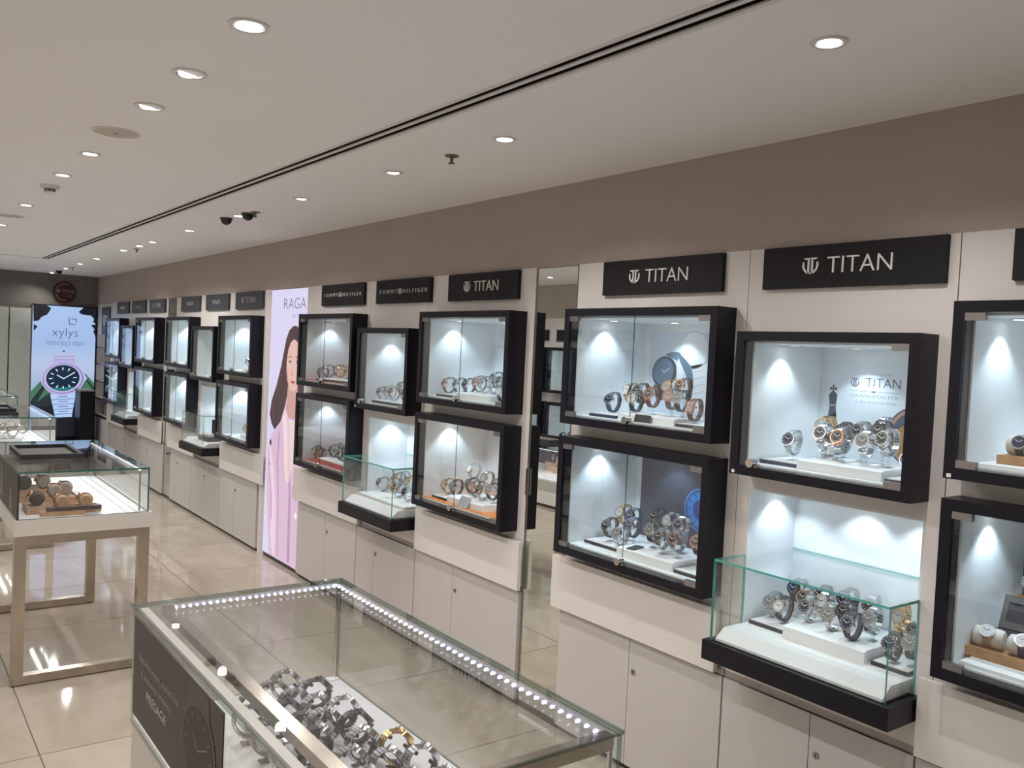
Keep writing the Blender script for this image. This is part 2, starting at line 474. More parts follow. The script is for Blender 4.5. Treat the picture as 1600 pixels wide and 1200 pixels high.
cab('Et', 'in the upper red-floored cabinet', 5, UP, 'upper black glass cabinet with red floor beside the portrait poster', pucks=2, liner=RED, watts=.8)
cab('Eb', 'in the lower red-floored cabinet', 5, LO, 'lower black glass cabinet with red floor beside the portrait poster', pucks=2, liner=RED, watts=.8)
cab('Ft', 'in the upper cabinet left of the portrait', 6, UP, 'upper black glass cabinet immediately left of the portrait poster', pucks=2, watts=1.5)
cab('Fb', 'in the lower cabinet left of the portrait', 6, LO, 'lower black glass cabinet immediately left of the portrait poster', pucks=2, watts=1.5)
cab('H', 'in the small cabinet two left of the portrait', 7, SM, 'small black glass cabinet between the portrait and far mirror', leaves=1, pucks=1, watts=1.5)
cab('It', 'in the upper cabinet right of the far mirror', 8, UP, 'upper black glass cabinet just right of the far blue mirror', pucks=2, watts=2.0)
cab('Ib', 'in the lower cabinet right of the far mirror', 8, LO, 'lower black glass cabinet just right of the far blue mirror', pucks=2, watts=2.0)
cab('Jt', 'in the upper cabinet left of the far mirror', 9, UP, 'upper black glass cabinet just left of the far mirror', pucks=2, watts=2.0)
cab('Jb', 'in the lower cabinet left of the far mirror', 9, LO, 'lower black glass cabinet just left of the far mirror', pucks=2, watts=2.0)
cab('K', 'in the farthest small cabinet', 10, SM, 'farthest small black glass cabinet near the end wall', leaves=1, pucks=1, watts=2.0)
cab('Lt', 'in the farthest upper cabinet', 11, UP, 'farthest upper black glass cabinet beside the open shelves', pucks=2, watts=2.0)
cab('Lb', 'in the farthest lower cabinet', 11, LO, 'farthest lower black glass cabinet beside the open shelves', pucks=2, watts=2.0)

# small blank price stickers on the lower frame corners
for (y, z) in ((1.842, 1.248), (1.134, 1.333), (4.62, 1.25)):
    tag(MB().box(XR-FD-.0015, XR-FD, y-.006, y+.006, z-.004, z+.006).build('sticker', MATTOP),
        {1.842: 'tiny white sticker on the chess-poster cabinet frame corner', 1.134: 'tiny white sticker on the rightmost upper cabinet frame corner',
         4.62: 'tiny white sticker on the small cabinet left of the mirror'}[y], 'sticker')

# ------------------------------------------------------------------ brand signs
SZ0, SZ1 = 1.853, 1.987
logo_sign('black brand sign cut by the right frame edge', 1.045, .445, SZ0, SZ1, 'TITAN')
logo_sign('largest fully visible black brand sign, above the chess-poster cabinet', 1.83, 1.22, SZ0, SZ1, 'TITAN')
logo_sign('black brand sign immediately right of the tall mirror', 2.614, 2.003, SZ0, SZ1, 'TITAN')
logo_sign('black brand sign immediately left of the tall mirror', 3.784, 3.188, SZ0, SZ1, 'TITAN')
logo_sign('black sign with wide two-word lettering, the nearer of two', 4.572, 3.96, SZ0, SZ1, 'TH')
logo_sign('black sign with two-word lettering beside the portrait poster', 5.335, 4.73, SZ0, SZ1, 'TH')
logo_sign('charcoal brand sign immediately left of the portrait poster', 7.006, 6.40, SZ0, SZ1, 'TITAN', True, SIGNG)
logo_sign('charcoal sign second to the left of the portrait poster', 7.778, 7.18, SZ0, SZ1, 'RAGA', True, SIGNG, (.16, .38, .66))
logo_sign('charcoal sign just right of the far blue mirror', 8.535, 7.96, SZ0, SZ1, 'RAGA', True, SIGNG, (.16, .38, .66))
logo_sign('charcoal brand sign just left of the far blue mirror', 9.70, 9.105, SZ0, SZ1, 'TITAN', True, SIGNG)
logo_sign('charcoal sign with faint lettering, second left of far mirror', 10.472, 9.868, SZ0, SZ1, 'xylys', True, SIGNG, (.2, .32, .66))
logo_sign('charcoal sign with small bold lettering, third left of far mirror', 11.19, 10.616, SZ0, SZ1, 'POLICE', False, SIGNG, (.2, .38, .62))
logo_sign('tall dark brand sign above the far open shelves', 12.03, 11.60, 1.60, 1.94, 'TITAN', False, SIGNG)

# ------------------------------------------------------------------ mirrors
def tall_mirror(label, y0, y1):
    t = thing('tall_mirror', label, 'mirror', (XR, (y0+y1)/2, 0)); h = (y1-y0)/2
    MB().box(.004, .012, -h+.004, h-.004, .03, 1.985).build('mirror_glass', MIRROR, t)
    MB().box(0, .014, -h, -h+.004, .02, 1.99).box(0, .014, h-.004, h, .02, 1.99).box(0, .014, -h, h, 1.985, 1.99).build('edge_trim', DSTEEL, t)
    BOX('plinth', PLINTH, t, .004, .02, -h, h, 0, .03)
    return t
m1 = tall_mirror('tall narrow wall mirror between the cabinet stacks', 2.789, 3.073)
BOX('pull_plate', DSTEEL, m1, -.008, .002, .130, .142, .965, 1.085)
tall_mirror('far narrow wall mirror with bluish reflection', 8.739, 9.028)

# ------------------------------------------------------------------ base cabinets
def base_cabinet(label, y0, y1, mids, kind, lockoff=-.028, dr=None):
    t = thing('base_cabinet', label, 'cabinet', (XR, (y0+y1)/2, 0)); c = (y0+y1)/2
    a, b = y0-c, y1-c
    BOX('carcass', WHITE, t, .004, .34, a, b, .03, .522)
    BOX('plinth', PLINTH, t, .006, .02, a, b, 0, .03)
    BOX('pull_channel', PULL, t, -.006, .012, a, b, .522, .545)
    ed = [b] + [m-c for m in mids] + [a]
    for i in range(len(ed)-1):
        d = MB().box(-.014, .004, ed[i]-.0016, ed[i+1]+.0016, .026, .519).build('door', DOORW, t)
        if i > 0 or len(ed) == 2:
            ly = ed[i]+lockoff
            m = MB().cyl((-.018, ly, .398), (-.014, ly, .398), .0105, n=16)
            m.build('lock', DSTEEL, d)
            MB().box(-.0186, -.0178, ly-.0012, ly+.0012, .392, .404).build('keyhole', DARKIN, d)
    if kind == 'big':
        d0, d1 = (dr[0]-c, dr[1]-c) if dr else (a+.004, b-.004)
        BOX('drawer_front', WHITE, t, -.036, -.0165, d0, d1, .531, .752)
    else:
        BOX('filler_panel', WHITE, t, -.006, 0, a+.002, b-.002, .545, .624)
    return t
base_cabinet('white base cabinet at the right frame edge', .20, 1.218, [.70], 'big', dr=(.22, 1.213))
base_cabinet('white two-door base cabinet below the chess-poster cabinet', 1.222, 1.903, [1.557], 'small')
base_cabinet('white two-door base cabinet immediately right of the mirror', 1.907, 2.785, [2.36], 'big', dr=(1.93, 2.825))
base_cabinet('white two-door base cabinet immediately left of the mirror', 3.078, 4.005, [3.626], 'big', dr=(3.064, 3.985))
base_cabinet('white base cabinet below the glass case left of mirror', 4.009, 4.703, [4.48], 'small')
base_cabinet('white two-door base cabinet immediately right of the portrait poster', 4.707, 5.598, [5.145], 'big', dr=(4.66, 5.64))
base_cabinet('white base cabinet immediately left of the portrait poster', 6.385, 7.25, [6.883], 'big', dr=(6.26, 7.212))
base_cabinet('white base cabinet below the glass case left of portrait', 7.254, 8.05, [7.684], 'small')
base_cabinet('white base cabinet just right of the far mirror', 8.054, 8.735, [8.533], 'big', dr=(7.93, 8.79))
base_cabinet('white base cabinet just left of the far mirror', 9.032, 9.93, [9.63], 'big', dr=(9.07, 9.965))
base_cabinet('white base cabinet below the farthest glass case', 9.934, 10.63, [], 'small')
base_cabinet('white base cabinet nearest the end wall', 10.634, 11.52, [11.08], 'big', dr=(10.62, 11.5))

# ------------------------------------------------------------------ lit niches with projecting glass cases
def niche_case(i, label_c, near=True):
    _, a, b, c, d = bays[i]; yc = (c+d)/2; h = min(.305, (d-c)/2-.005)
    t = u = thing('niche_case', label_c, 'display case', (XR, yc, 0))
    z0, z1 = NI; k = .006; bk = .262
    mb = MB().box(bk, bk+k, -h, h, z0, z1)
    for (p, q) in ((-h, -h+k), (h-k, h)): mb.box(.002, bk, p, q, z0, z1)
    mb.box(.002, bk, -h+k, h-k, z1-k, z1)
    mb.box(.002, bk, -h+k, h-k, z0-.004, z0)
    mb.build('lining', LINING, t)
    ps = [(.14, h-.06), (.19, .02), (.19, -h+.12)] if near else [(.18, h*.4), (.18, -h*.4)]
    for (px, py) in ps:
        MB().annulus((px, py, z1-k-.003), (px, py, z1-k), .026, .019, 20).build('puck_ring', CHROME, t)
        MB().cyl((px, py, z1-k-.0015), (px, py, z1-k-.0005), .019, n=20).build('puck_lens', PUCK, t)
        spot('puck_spot', t, (px, py, z1-k-.006), PUCK_W*(.75 if near else 1.2), PUCK_COL, 110, .5, .012)
    hb = h+.022; D = -.17
    mbk = MB().box(D, -.0005, -hb, hb, .624, .688)
    mbk.build('base', BLACK, u)
    gx = -.156; hg = h+.002; gt = .006; zt = .952
    pane('glass_front', u, gx, gx+gt, -hg, hg, .688, zt, edge=EDGE if near else EDGE_C)
    pane('glass_side', u, gx+gt, -.002, hg-gt, hg, .688, zt, edge=EDGE if near else EDGE_C)
    pane('glass_side', u, gx+gt, -.002, -hg, -hg+gt, .688, zt, edge=EDGE if near else EDGE_C)
    pane('glass_lid', u, gx, bk-.004, -hg+.003, hg-.003, zt, zt+.007, edge=EDGE if near else EDGE_C)
    # bevelled white platform
    pl = [(gx+.012, .689), (gx+.012, .697), (gx+.052, .727), (bk-.004, .727), (bk-.004, .689)]
    hw = h-.012
    MB().prism(pl, lambda p, d: (p[0], d, p[1]), -hw, hw).build('platform', RISER, u)
    return u
niche_case(1, 'lit niche with glass case on black base below the chess-poster cabinet')
niche_case(4, 'lit niche with glass case on black base left of the orange-floored cabinet')
niche_case(7, 'lit niche with glass case on black base left of the portrait poster', False)
niche_case(10, 'farthest lit niche with glass case on black base near the end wall', False)

# ------------------------------------------------------------------ ceiling fixtures
def downlight(label, x, y, tilt=0.0, az=0.0, r=.030, group='ceiling downlights', on=True, watts=1.0):
    t = thing('downlight', label, 'ceiling light', (x, y, ZC), 0, group)
    MB().annulus((0, 0, -.004), (0, 0, 0), r+.012, r, 28).build('trim_ring', TRIM, t)
    mb = MB().cyl((0, 0, -.003), (0, 0, .028), r, r*.86, 24, caps=False)
    mb.build('baffle', DSTEEL, t)
    a = Vector((math.sin(tilt)*math.cos(az), math.sin(tilt)*math.sin(az), -math.cos(tilt)))
    c = Vector((0, 0, -.001)) if tilt < .05 else Vector((0, 0, .005))
    MB().cyl(c-a*.012, c, r*.9, r*.9, 24).build('lamp_head', TRIM, t)
    MB().cyl(c, c+a*.002, r*.84, r*.84, 24).build('lens', LENS, t)
    spot('downlight_spot', t, c+a*.010, ROOM_W*watts, ROOM_COL, 142, .65, .026,
         rot=(0, 0, 0) if tilt < .05 else a.to_track_quat('-Z', 'Y').to_euler())
    return t
ORD = ['first', 'second', 'third', 'fourth', 'fifth', 'sixth', 'seventh', 'eighth', 'ninth', 'tenth', 'eleventh', 'twelfth',
       'thirteenth', 'fourteenth', 'fifteenth', 'sixteenth', 'seventeenth', 'eighteenth', 'nineteenth', 'twentieth', 'twenty-first', 'twenty-second', 'twenty-third', 'twenty-fourth', 'twenty-fifth', 'twenty-sixth', 'twenty-seventh', 'twenty-eighth', 'twenty-ninth', 'thirtieth']
right_row = [(1.735, 1.188, 0), (1.75, 2.459, 0), (1.76, 3.27, .35), (1.758, 4.232, .35), (1.748, 5.135, 0), (1.753, 6.143, 0), (1.77, 7.17, 0),
             (1.77, 7.59, 0), (1.77, 8.14, 0), (1.785, 9.324, 0), (1.795, 10.23, .4), (1.805, 11.154, .4), (1.82, 12.20, .5)]
for i, (x, y, tl) in enumerate(right_row):
    downlight('white downlight near the wall cabinets, %s from the near end' % ORD[i], x, y, tl, -2.3)
left_row = [(.703, 2.042, 0), (.706, 2.523, .38), (.712, 2.979, .30), (.718, 3.945, 0), (.718, 4.581, 0), (.73, 5.855, 0), (.738, 7.124, 0)]
for i, (x, y, tl) in enumerate(left_row):
    downlight('white downlight in the left ceiling row, %s from the near end' % ORD[i], x, y, tl, -1.2 if i < 3 else 0, r=.036 if i < 3 else .03)
for x, y in ((.72, .9), (.73, 8.4), (.73, 9.6), (.73, 11.0), (1.735, -.2), (-.35, .4), (-.35, 1.9), (-.35, 3.4), (-.35, 4.9), (-.35, 6.4), (-.35, 7.9), (-.35, 9.4), (-.35, 10.9)):  # extra downlights added out of sight, there only to light the room
    downlight('white ceiling downlight added out of view to light the room', x, y, group='downlights added outside the view')

for lab, x, y in (('large round ceiling speaker grille, the nearer one', .712, 3.45), ('small-looking round ceiling speaker grille, the farther one', .725, 6.50)):
    t = thing('ceiling_speaker', lab, 'speaker', (x, y, ZC), 0, 'ceiling speakers')
    MB().cyl((0, 0, -.006), (0, 0, 0), .070, .076, 32).build('grille', mat('warm grey grille', (.56, .51, .46), .8, noise=.1, nscale=200), t)
    MB().annulus((0, 0, -.004), (0, 0, 0), .082, .073, 32).build('rim', TRIM, t)
    MB().box(-.008, .008, -.003, .003, -.0068, -.006).build('badge', DARKIN, t)
t = thing('smoke_detector', 'white smoke detector on the left ceiling', 'smoke detector', (.722, 4.96, ZC))
MB().cyl((0, 0, -.018), (0, 0, 0), .042, .048, 24).build('base', TRIM, t)
m = MB()
for k in range(8):
    a = k*PI/4; m.box(.022*math.cos(a)-.004, .022*math.cos(a)+.004, .022*math.sin(a)-.004, .022*math.sin(a)+.004, -.034, -.018)
m.build('vanes', mat('grey plastic', (.4, .39, .38), .6), t)
MB().cyl((0, 0, -.042), (0, 0, -.034), .026, .032, 20).build('cap', TRIM, t)
def sprinkler(lab, x, y):
    t = thing('sprinkler', lab, 'sprinkler', (x, y, ZC), 0, 'fire sprinklers')
    ST = mat('sprinkler brass', (.23, .19, .15), .4, .8)
    MB().cyl((0, 0, -.004), (0, 0, 0), .026, .028, 20).build('escutcheon', ST, t)
    MB().cyl((0, 0, -.026), (0, 0, -.004), .006, .007, 12).build('body', ST, t)
    MB().cyl((0, 0, -.030), (0, 0, -.027), .014, .011, 16).build('deflector', ST, t)
sprinkler('small pendant sprinkler between two near downlights', 1.763, 2.817)
sprinkler('small pendant sprinkler in the middle of the far downlights', 1.82, 7.89)
sprinkler('tiny pendant sprinkler near the end wall', 1.842, 10.94)
sprinkler('small pendant sprinkler behind the dome cameras', 1.762, 4.90)
for lab, x, y in (('dark dome camera left of its neighbouring downlight', 1.728, 5.30), ('dark dome camera right of its neighbouring downlight', 1.75, 4.99), ('farthest dark dome camera near the end wall', 1.83, 11.72)):
    t = thing('dome_camera', lab, 'security camera', (x, y, ZC), 0, 'dome cameras')
    MB().cyl((0, 0, -.010), (0, 0, 0), .036, .038, 24).build('base', mat('camera body', (.05, .045, .042), .5), t)
    o = MB().sphere((0, 0, 0), .033, 20, 8, 0.0).build('dome', mat('smoked dome', (.012, .012, .012), .12), t, loc=(0, 0, -.010), rot=(PI, 0, 0))

# ------------------------------------------------------------------ watches
SIL = mat('steel bracelet', (.62, .63, .65), .22, 1.0)
DRK = mat('gunmetal bracelet', (.10, .10, .115), .3, 1.0)
GLD = mat('gold metal', (.75, .50, .22), .22, 1.0)
ROS = mat('rose gold metal', (.72, .42, .30), .22, 1.0)
LBLK = mat('black leather', (.018, .018, .02), .55)
LBRN = mat('brown leather', (.11, .05, .028), .55)
LMAR = mat('maroon leather', (.16, .02, .025), .5)
LBLU = mat('blue leather', (.03, .06, .13), .5)
LGRY = mat('grey leather', (.13, .13, .14), .5)
DBLK = mat('black dial', (.01, .01, .012), .25); DNAV = mat('navy dial', (.012, .025, .08), .22)
DWHT = mat('white dial', (.85, .85, .84), .35); DGRY = mat('grey dial', (.22, .22, .23), .3)
DBRN = mat('brown dial', (.08, .045, .03), .3); DROS = mat('blush dial', (.55, .40, .36), .35); DSIL = mat('silver dial', (.55, .56, .58), .3)
MARK = mat('pale markers', (.85, .85, .85), .3); MARKD = mat('dark markers', (.05, .05, .05), .3)
STY = {  # words, strap kind, strap, case, dial
 'sb': ('black-dial steel watch', 'm', SIL, SIL, DBLK), 'sn': ('navy-dial steel watch', 'm', SIL, SIL, DNAV),
 'sw': ('white-dial steel watch', 'm', SIL, SIL, DWHT), 'sg': ('grey-dial steel watch', 'm', SIL, SIL, DGRY),
 'db': ('black gunmetal watch', 'm', DRK, DRK, DBLK), 'dn': ('navy-dial dark watch', 'l', LBLU, DRK, DNAV),
 'gw': ('gold rectangular watch', 'mr', GLD, GLD, DWHT), 'gl': ('gold white-dial watch', 'm', GLD, GLD, DSIL),
 'rb': ('rose-gold black-dial watch', 'm', SIL, ROS, DBLK), 'lb': ('black leather watch', 'l', LBLK, SIL, DBLK),
 'ln': ('navy-dial leather watch', 'l', LBLK, SIL, DNAV), 'lw': ('white-dial leather watch', 'l', LBLK, SIL, DWHT),
 'lm': ('brown-dial maroon-strap watch', 'l', LMAR, ROS, DBRN), 'br': ('brown leather watch', 'l', LBRN, ROS, DBRN),
 'lg': ('grey-strap beige watch', 'l', LGRY, ROS, DROS), 'pr': ('blush square watch', 'lr', LBRN, ROS, DROS),
 'bb': ('blue leather watch', 'l', LBLU, SIL, DNAV), 'gd': ('grey-dial leather watch', 'l', LBLK, SIL, DGRY),
}
A_, B_ = .029, .037
def strap_mesh(kind, m, tilt):
    k = ('strap', kind, m.name, round(tilt, 2))
    if k in MATS: return MATS[k]
    n = Vector((-math.cos(tilt), 0, math.sin(tilt))); p = Vector((math.sin(tilt), 0, math.cos(tilt))); yv = Vector((0, 1, 0))
    mb = MB(); a0, a1 = math.radians(33), math.radians(327)
    pos = lambda t: n*(A_*math.cos(t)) + p*(B_*math.sin(t))
    wd = lambda t: .0085 + .0022*abs(math.cos(t/2))**1.0
    if kind.startswith('m'):
        N = 22
        for i in range(N):
            t = a0+(a1-a0)*(i+.5)/N; dt = (a1-a0)/N/2*.86
            c = pos(t); tg = (pos(t+.01)-pos(t-.01)).normalized(); no = tg.cross(yv).normalized()
            ln = (pos(t+dt)-pos(t-dt)).length/2
            mb.obox(c, tg, yv, no, ln, wd(t)*.45, .0019)
            for sg in (-1, 1):
                mb.obox(c+yv*wd(t)*.74*sg, tg, yv, no, ln*.96, wd(t)*.26, .0014)
    else:
        N = 26; vs_ = []
        for i in range(N+1):
            t = a0+(a1-a0)*i/N; c = pos(t); tg = (pos(t+.01)-pos(t-.01)).normalized(); no = tg.cross(yv).normalized()
            for (s1, s2) in ((-1, -1), (1, -1), (1, 1), (-1, 1)): vs_.append(c+yv*wd(t)*s1+no*.0012*s2)
        fs = []
        for i in range(N):
            for q in range(4): fs.append((i*4+q, i*4+(q+1) % 4, i*4+4+(q+1) % 4, i*4+4+q))
        mb.add(vs_, fs)
    MATS[k] = mb.mesh('strap', m)
    return MATS[k]
def case_meshes(rect, cm, dm, tilt):
    k = ('case', rect, cm.name, dm.name, round(tilt, 2))
    if k in MATS: return MATS[k]
    n = Vector((-math.cos(tilt), 0, math.sin(tilt))); p = Vector((math.sin(tilt), 0, math.cos(tilt))); yv = Vector((0, 1, 0))
    c0 = n*(A_-.004); c1 = n*(A_+.006); R = .0205
    cs, dl, mk = MB(), MB(), MB()
    if rect:
        cs.obox((c0+c1)/2, p, yv, n, .018, .0145, .005); dl.obox(c1+n*.0004, p, yv, n, .0155, .012, .0004)
    else:
        cs.cyl(c0, c1-n*.002, R, R, 28); cs.annulus(c1-n*.002, c1+n*.0012, R, R*.84, 28)
        dl.cyl(c1-n*.0015, c1-n*.0002, R*.85, R*.85, 28)
    for s in (-1, 1):
        for q in (-1, 1):
            cs.obox(c0+n*.002+p*s*(R*.95)+yv*q*.0075, p, yv, n, .0045, .0022, .003)
    z = c1+n*.0002 if not rect else c1+n*.001
    for i in range(12):
        a = i*PI/6; d = p*math.cos(a)+yv*math.sin(a)
        rr = R*.68 if not rect else .0105
        mk.obox(z+d*rr, d, n.cross(d), n, R*.09, .0007, .0003)
    for a, l in ((-1.0, .55), (1.05, .75)):
        d = p*math.cos(a)+yv*math.sin(a); mk.obox(z+d*R*l*.4, d, n.cross(d), n, R*l*.45, .0008, .0004)
    cr = MB().cyl(c0+n*.004+yv*-R, c0+n*.004+yv*-(R+.004), .0028, n=10)
    light = dm in (DWHT, DSIL, DROS)
    MATS[k] = (cs.mesh('case', cm), dl.mesh('dial', dm), mk.mesh('hands', MARKD if light else MARK), cr.mesh('crown', cm))
    return MATS[k]
def clip_meshes(m, tilt, hz):
    k = ('clip', m.name, round(tilt, 2), round(hz, 3))
    if k in MATS: return MATS[k]
    n = Vector((-math.cos(tilt), 0, math.sin(tilt))); p = Vector((math.sin(tilt), 0, math.cos(tilt))); yv = Vector((0, 1, 0))
    mb = MB(); N = 16; vs_ = []
    a0, a1 = math.radians(70), math.radians(318)
    for i in range(N+1):
        t = a0+(a1-a0)*i/N
        c = n*((A_-.0045)*math.cos(t)) + p*((B_-.0045)*math.sin(t)); o = n*math.cos(t)+p*math.sin(t)
        for (s1, s2) in ((-1, -1), (1, -1), (1, 1), (-1, 1)): vs_.append(c+yv*.006*s1+o*.0011*s2)
    fs = [(0, 1, 2, 3), (N*4+3, N*4+2, N*4+1, N*4)]
    for i in range(N):
        for q in range(4): fs.append((i*4+q, i*4+4+q, i*4+4+(q+1) % 4, i*4+(q+1) % 4))
    mb.add(vs_, fs)
    for t, q in ((a0, .004), (a1, .004)):
        c = n*((A_-.008)*math.cos(t)) + p*((B_-.008)*math.sin(t)); mb.cyl(c-yv*.0065, c+yv*.0065, q, n=10)
    zb = -B_*.93
    mb.box(-.0035, .0035, -.0035, .0035, -hz+.001, zb+.004)
    mb.box(-.014, .014, -.011, .011, -hz, -hz+.002)
    MATS[k] = mb.mesh('display_clip', m)
    return MATS[k]
CLIPW = mat('milky clip plastic', (.78, .80, .82), .25)
CLIPD = mat('dark clip plastic', (.03, .03, .038), .3)
def watch(label, base, hz, sty, yaw=0.0, tilt=.35, group=None, clip=None, scale=1.0, full=True):
    words, kind, sm, cm, dm = STY[sty]
    t = thing('wristwatch', label, 'watch', base, yaw, group); t.scale = (scale,)*3
    L = Vector((0, 0, hz))
    obj('strap', strap_mesh(kind, sm, tilt), t, loc=L)
    cs, dl, mk, cr = case_meshes(kind.endswith('r'), cm, dm, tilt)
    c = obj('case', cs, t, loc=L)
    obj('dial', dl, c)
    if full: obj('hands', mk, c); obj('crown', cr, c)
    obj('display_clip', clip_meshes(clip or ACRYL, tilt, hz), t, loc=L)
    return t
def watch_set(wh, group, surf, items, clip=None, full=True, scale=1.13, tilt=.35, ykey=lambda p: -p[1]/p[0], yaw0=0.0, order='left'):
    """items: (x, y, z of dial centre, style[, surface z])"""
    items = sorted(items, key=ykey)
    rnd = random.Random(len(items)*13+int(surf*1000))
    for i, it in enumerate(items):
        x, y, z, sty = it[:4]; s = it[4] if len(it) > 4 else surf
        hz = max((z-s)/scale - A_*math.sin(tilt), B_+.0045)
        hz = round(hz/.004)*.004
        lab = '%s, %s from %s %s' % (STY[sty][0], ORD[i], order, wh) if len(items) > 1 else '%s standing alone %s' % (STY[sty][0], wh)
        dx = A_*math.cos(tilt)*scale*(1 if abs(yaw0) < 1 else -1)
        watch(lab, (x+dx, y, s), hz, sty, yaw0+rnd.uniform(-.16, .16), tilt, group, clip, scale, full)

def riser(label, x0, x1, y0, y1, z0, z1, m=None, bevel=.018):
    pl = [(x0, z0), (x0, z1-.004), (x0+bevel, z1), (x1, z1), (x1, z0)]
    o = MB().prism(pl, lambda p, d: (p[0], d, p[1]), y0, y1).build('display_riser', m or RISER)
    return tag(o, label, 'display riser', 'white display risers')
def dmat(label, x0, x1, y0, y1, z0, th=.014, m=None):
    t = thing('display_mat', label, 'display tray', ((x0+x1)/2, (y0+y1)/2, z0))
    hx, hy = (x1-x0)/2, (y1-y0)/2
    MB().box(-hx, hx, -hy, hy, 0, th*.8).build('tray', m or MATBLK, t)
    MB().box(-hx+.004, hx-.004, -hy+.004, hy-.004, th*.8, th).build('top_pad', MATTOP, t)
    return t

# --- black-watch-poster cabinet (floor z 1.361)
f = 1.3612
riser('white riser in the black-watch-poster cabinet', 2.385, 2.60, 2.195, 2.49, f, 1.388)
dmat('navy-edged tray at left in the black-watch-poster cabinet', 2.385, 2.56, 2.50, 2.66, f, m=MATNAVY)
dmat('black-edged tray at right in the black-watch-poster cabinet', 2.385, 2.56, 1.99, 2.185, f)
b = MB().box(-.001, .001, -.042, .042, 0, .030).build('price_plaque', MATBLK, rot=(0, .25, 0), loc=(2.372, 2.345, f))
tag(b, 'small black plaque leaning on the black-watch-poster cabinet riser', 'plaque')
watch_set(where['At'], 'watches in the black-watch-poster cabinet', 1.388, [
 (2.45, 2.617, 1.425, 'bb', f+.014), (2.52, 2.582, 1.472, 'gw'), (2.50, 2.504, 1.474, 'lb'), (2.44, 2.475, 1.432, 'lw'),
 (2.46, 2.404, 1.466, 'lm'), (2.53, 2.373, 1.497, 'gl'), (2.46, 2.301, 1.468, 'lg'), (2.46, 2.250, 1.463, 'gd'),
 (2.53, 2.306, 1.508, 'br'), (2.42, 2.150, 1.438, 'pr', f+.014), (2.47, 2.06, 1.44, 'sb', f+.014)])
# --- blue-dial-poster cabinet (floor z .826)
f = .8262
riser('white riser in the blue-dial-poster cabinet', 2.385, 2.62, 2.165, 2.458, f, .860)
dmat('black-edged tray at left in the blue-dial-poster cabinet', 2.42, 2.60, 2.47, 2.69, f)
dmat('black-edged tray at right in the blue-dial-poster cabinet', 2.385, 2.56, 1.985, 2.155, f)
tag(MB().box(-.035, .035, -.02, .02, 0, .002).build('price_plaque', MATBLK, loc=(2.43, 2.40, .862), rot=(0, -.05, .2)), 'dark plaque lying on the blue-dial-poster cabinet riser', 'plaque')
watch_set(where['Ab'], 'watches in the blue-dial-poster cabinet', .860, [
 (2.46, 2.605, .912, 'lb', f+.014), (2.43, 2.509, .888, 'sg', f+.014), (2.55, 2.618, .955, 'gl', f+.014), (2.55, 2.560, .95, 'dn', f+.014), (2.50, 2.513, .925, 'bb', f+.014),
 (2.58, 2.455, .965, 'db'), (2.48, 2.38, .935, 'gd'), (2.43, 2.284, .930, 'sb'), (2.53, 2.329, .974, 'sw'), (2.50, 2.249, .975, 'sn'),
 (2.43, 2.205, .935, 'rb'), (2.45, 2.115, .94, 'br', f+.014), (2.52, 2.05, .93, 'sw', f+.014)])
# --- chess-poster cabinet (floor z 1.276)
f = 1.2762
riser('white riser in the chess-poster cabinet', 2.385, 2.62, 1.372, 1.66, f, 1.308)
dmat('black-edged tray at left in the chess-poster cabinet', 2.40, 2.58, 1.672, 1.815, f, m=MATNAVY)
dmat('navy-edged tray at right in the chess-poster cabinet', 2.385, 2.56, 1.275, 1.362, f, m=MATNAVY)
watch_set(where['B'], 'watches in the chess-poster cabinet', 1.308, [
 (2.45, 1.742, 1.362, 'sn', f+.014), (2.47, 1.640, 1.390, 'sb'), (2.54, 1.67, 1.352, 'sg', f+.014), (2.57, 1.700, 1.412, 'gl', f+.014), (2.48, 1.600, 1.376, 'sn'),
 (2.45, 1.561, 1.385, 'rb'), (2.58, 1.635, 1.398, 'db'), (2.45, 1.480, 1.384, 'sg'), (2.55, 1.556, 1.403, 'sb'), (2.53, 1.472, 1.412, 'db'),
 (2.60, 1.51, 1.424, 'sb'), (2.46, 1.412, 1.398, 'sb'), (2.43, 1.320, 1.340, 'ln', f+.014)])
# --- glass case below it (platform z .727)
f = .7272
riser('white riser in the case below the chess-poster cabinet', 2.385, 2.64, 1.390, 1.675, f, .768)
dmat('black-edged tray at left in the case below chess poster', 2.41, 2.60, 1.690, 1.828, f)
dmat('black-edged tray at right in the case below chess poster', 2.41, 2.60, 1.265, 1.382, f)
watch_set('in the case below the chess cabinet', 'watches in the case below the chess-poster cabinet', .768, [
 (2.48, 1.800, .798, 'sg', f+.014), (2.45, 1.738, .800, 'lw', f+.014), (2.58, 1.775, .838, 'dn', f+.014), (2.55, 1.715, .826, 'rb', f+.014), (2.46, 1.648, .825, 'sn'),
 (2.58, 1.675, .838, 'lb'), (2.52, 1.629, .838, 'sw'), (2.45, 1.558, .826, 'sg'), (2.58, 1.583, .85, 'db'), (2.50, 1.537, .834, 'db'),
 (2.42, 1.468, .822, 'ln'), (2.47, 1.432, .843, 'sg'), (2.52, 1.368, .862, 'gl', f+.014), (2.42, 1.334, .800, 'ln', f+.014), (2.44, 1.286, .815, 'gd', f+.014),
 (2.54, 1.322, .826, 'sb', f+.014), (2.56, 1.275, .86, 'gd', f+.014), (2.58, 1.50, .85, 'sb')])
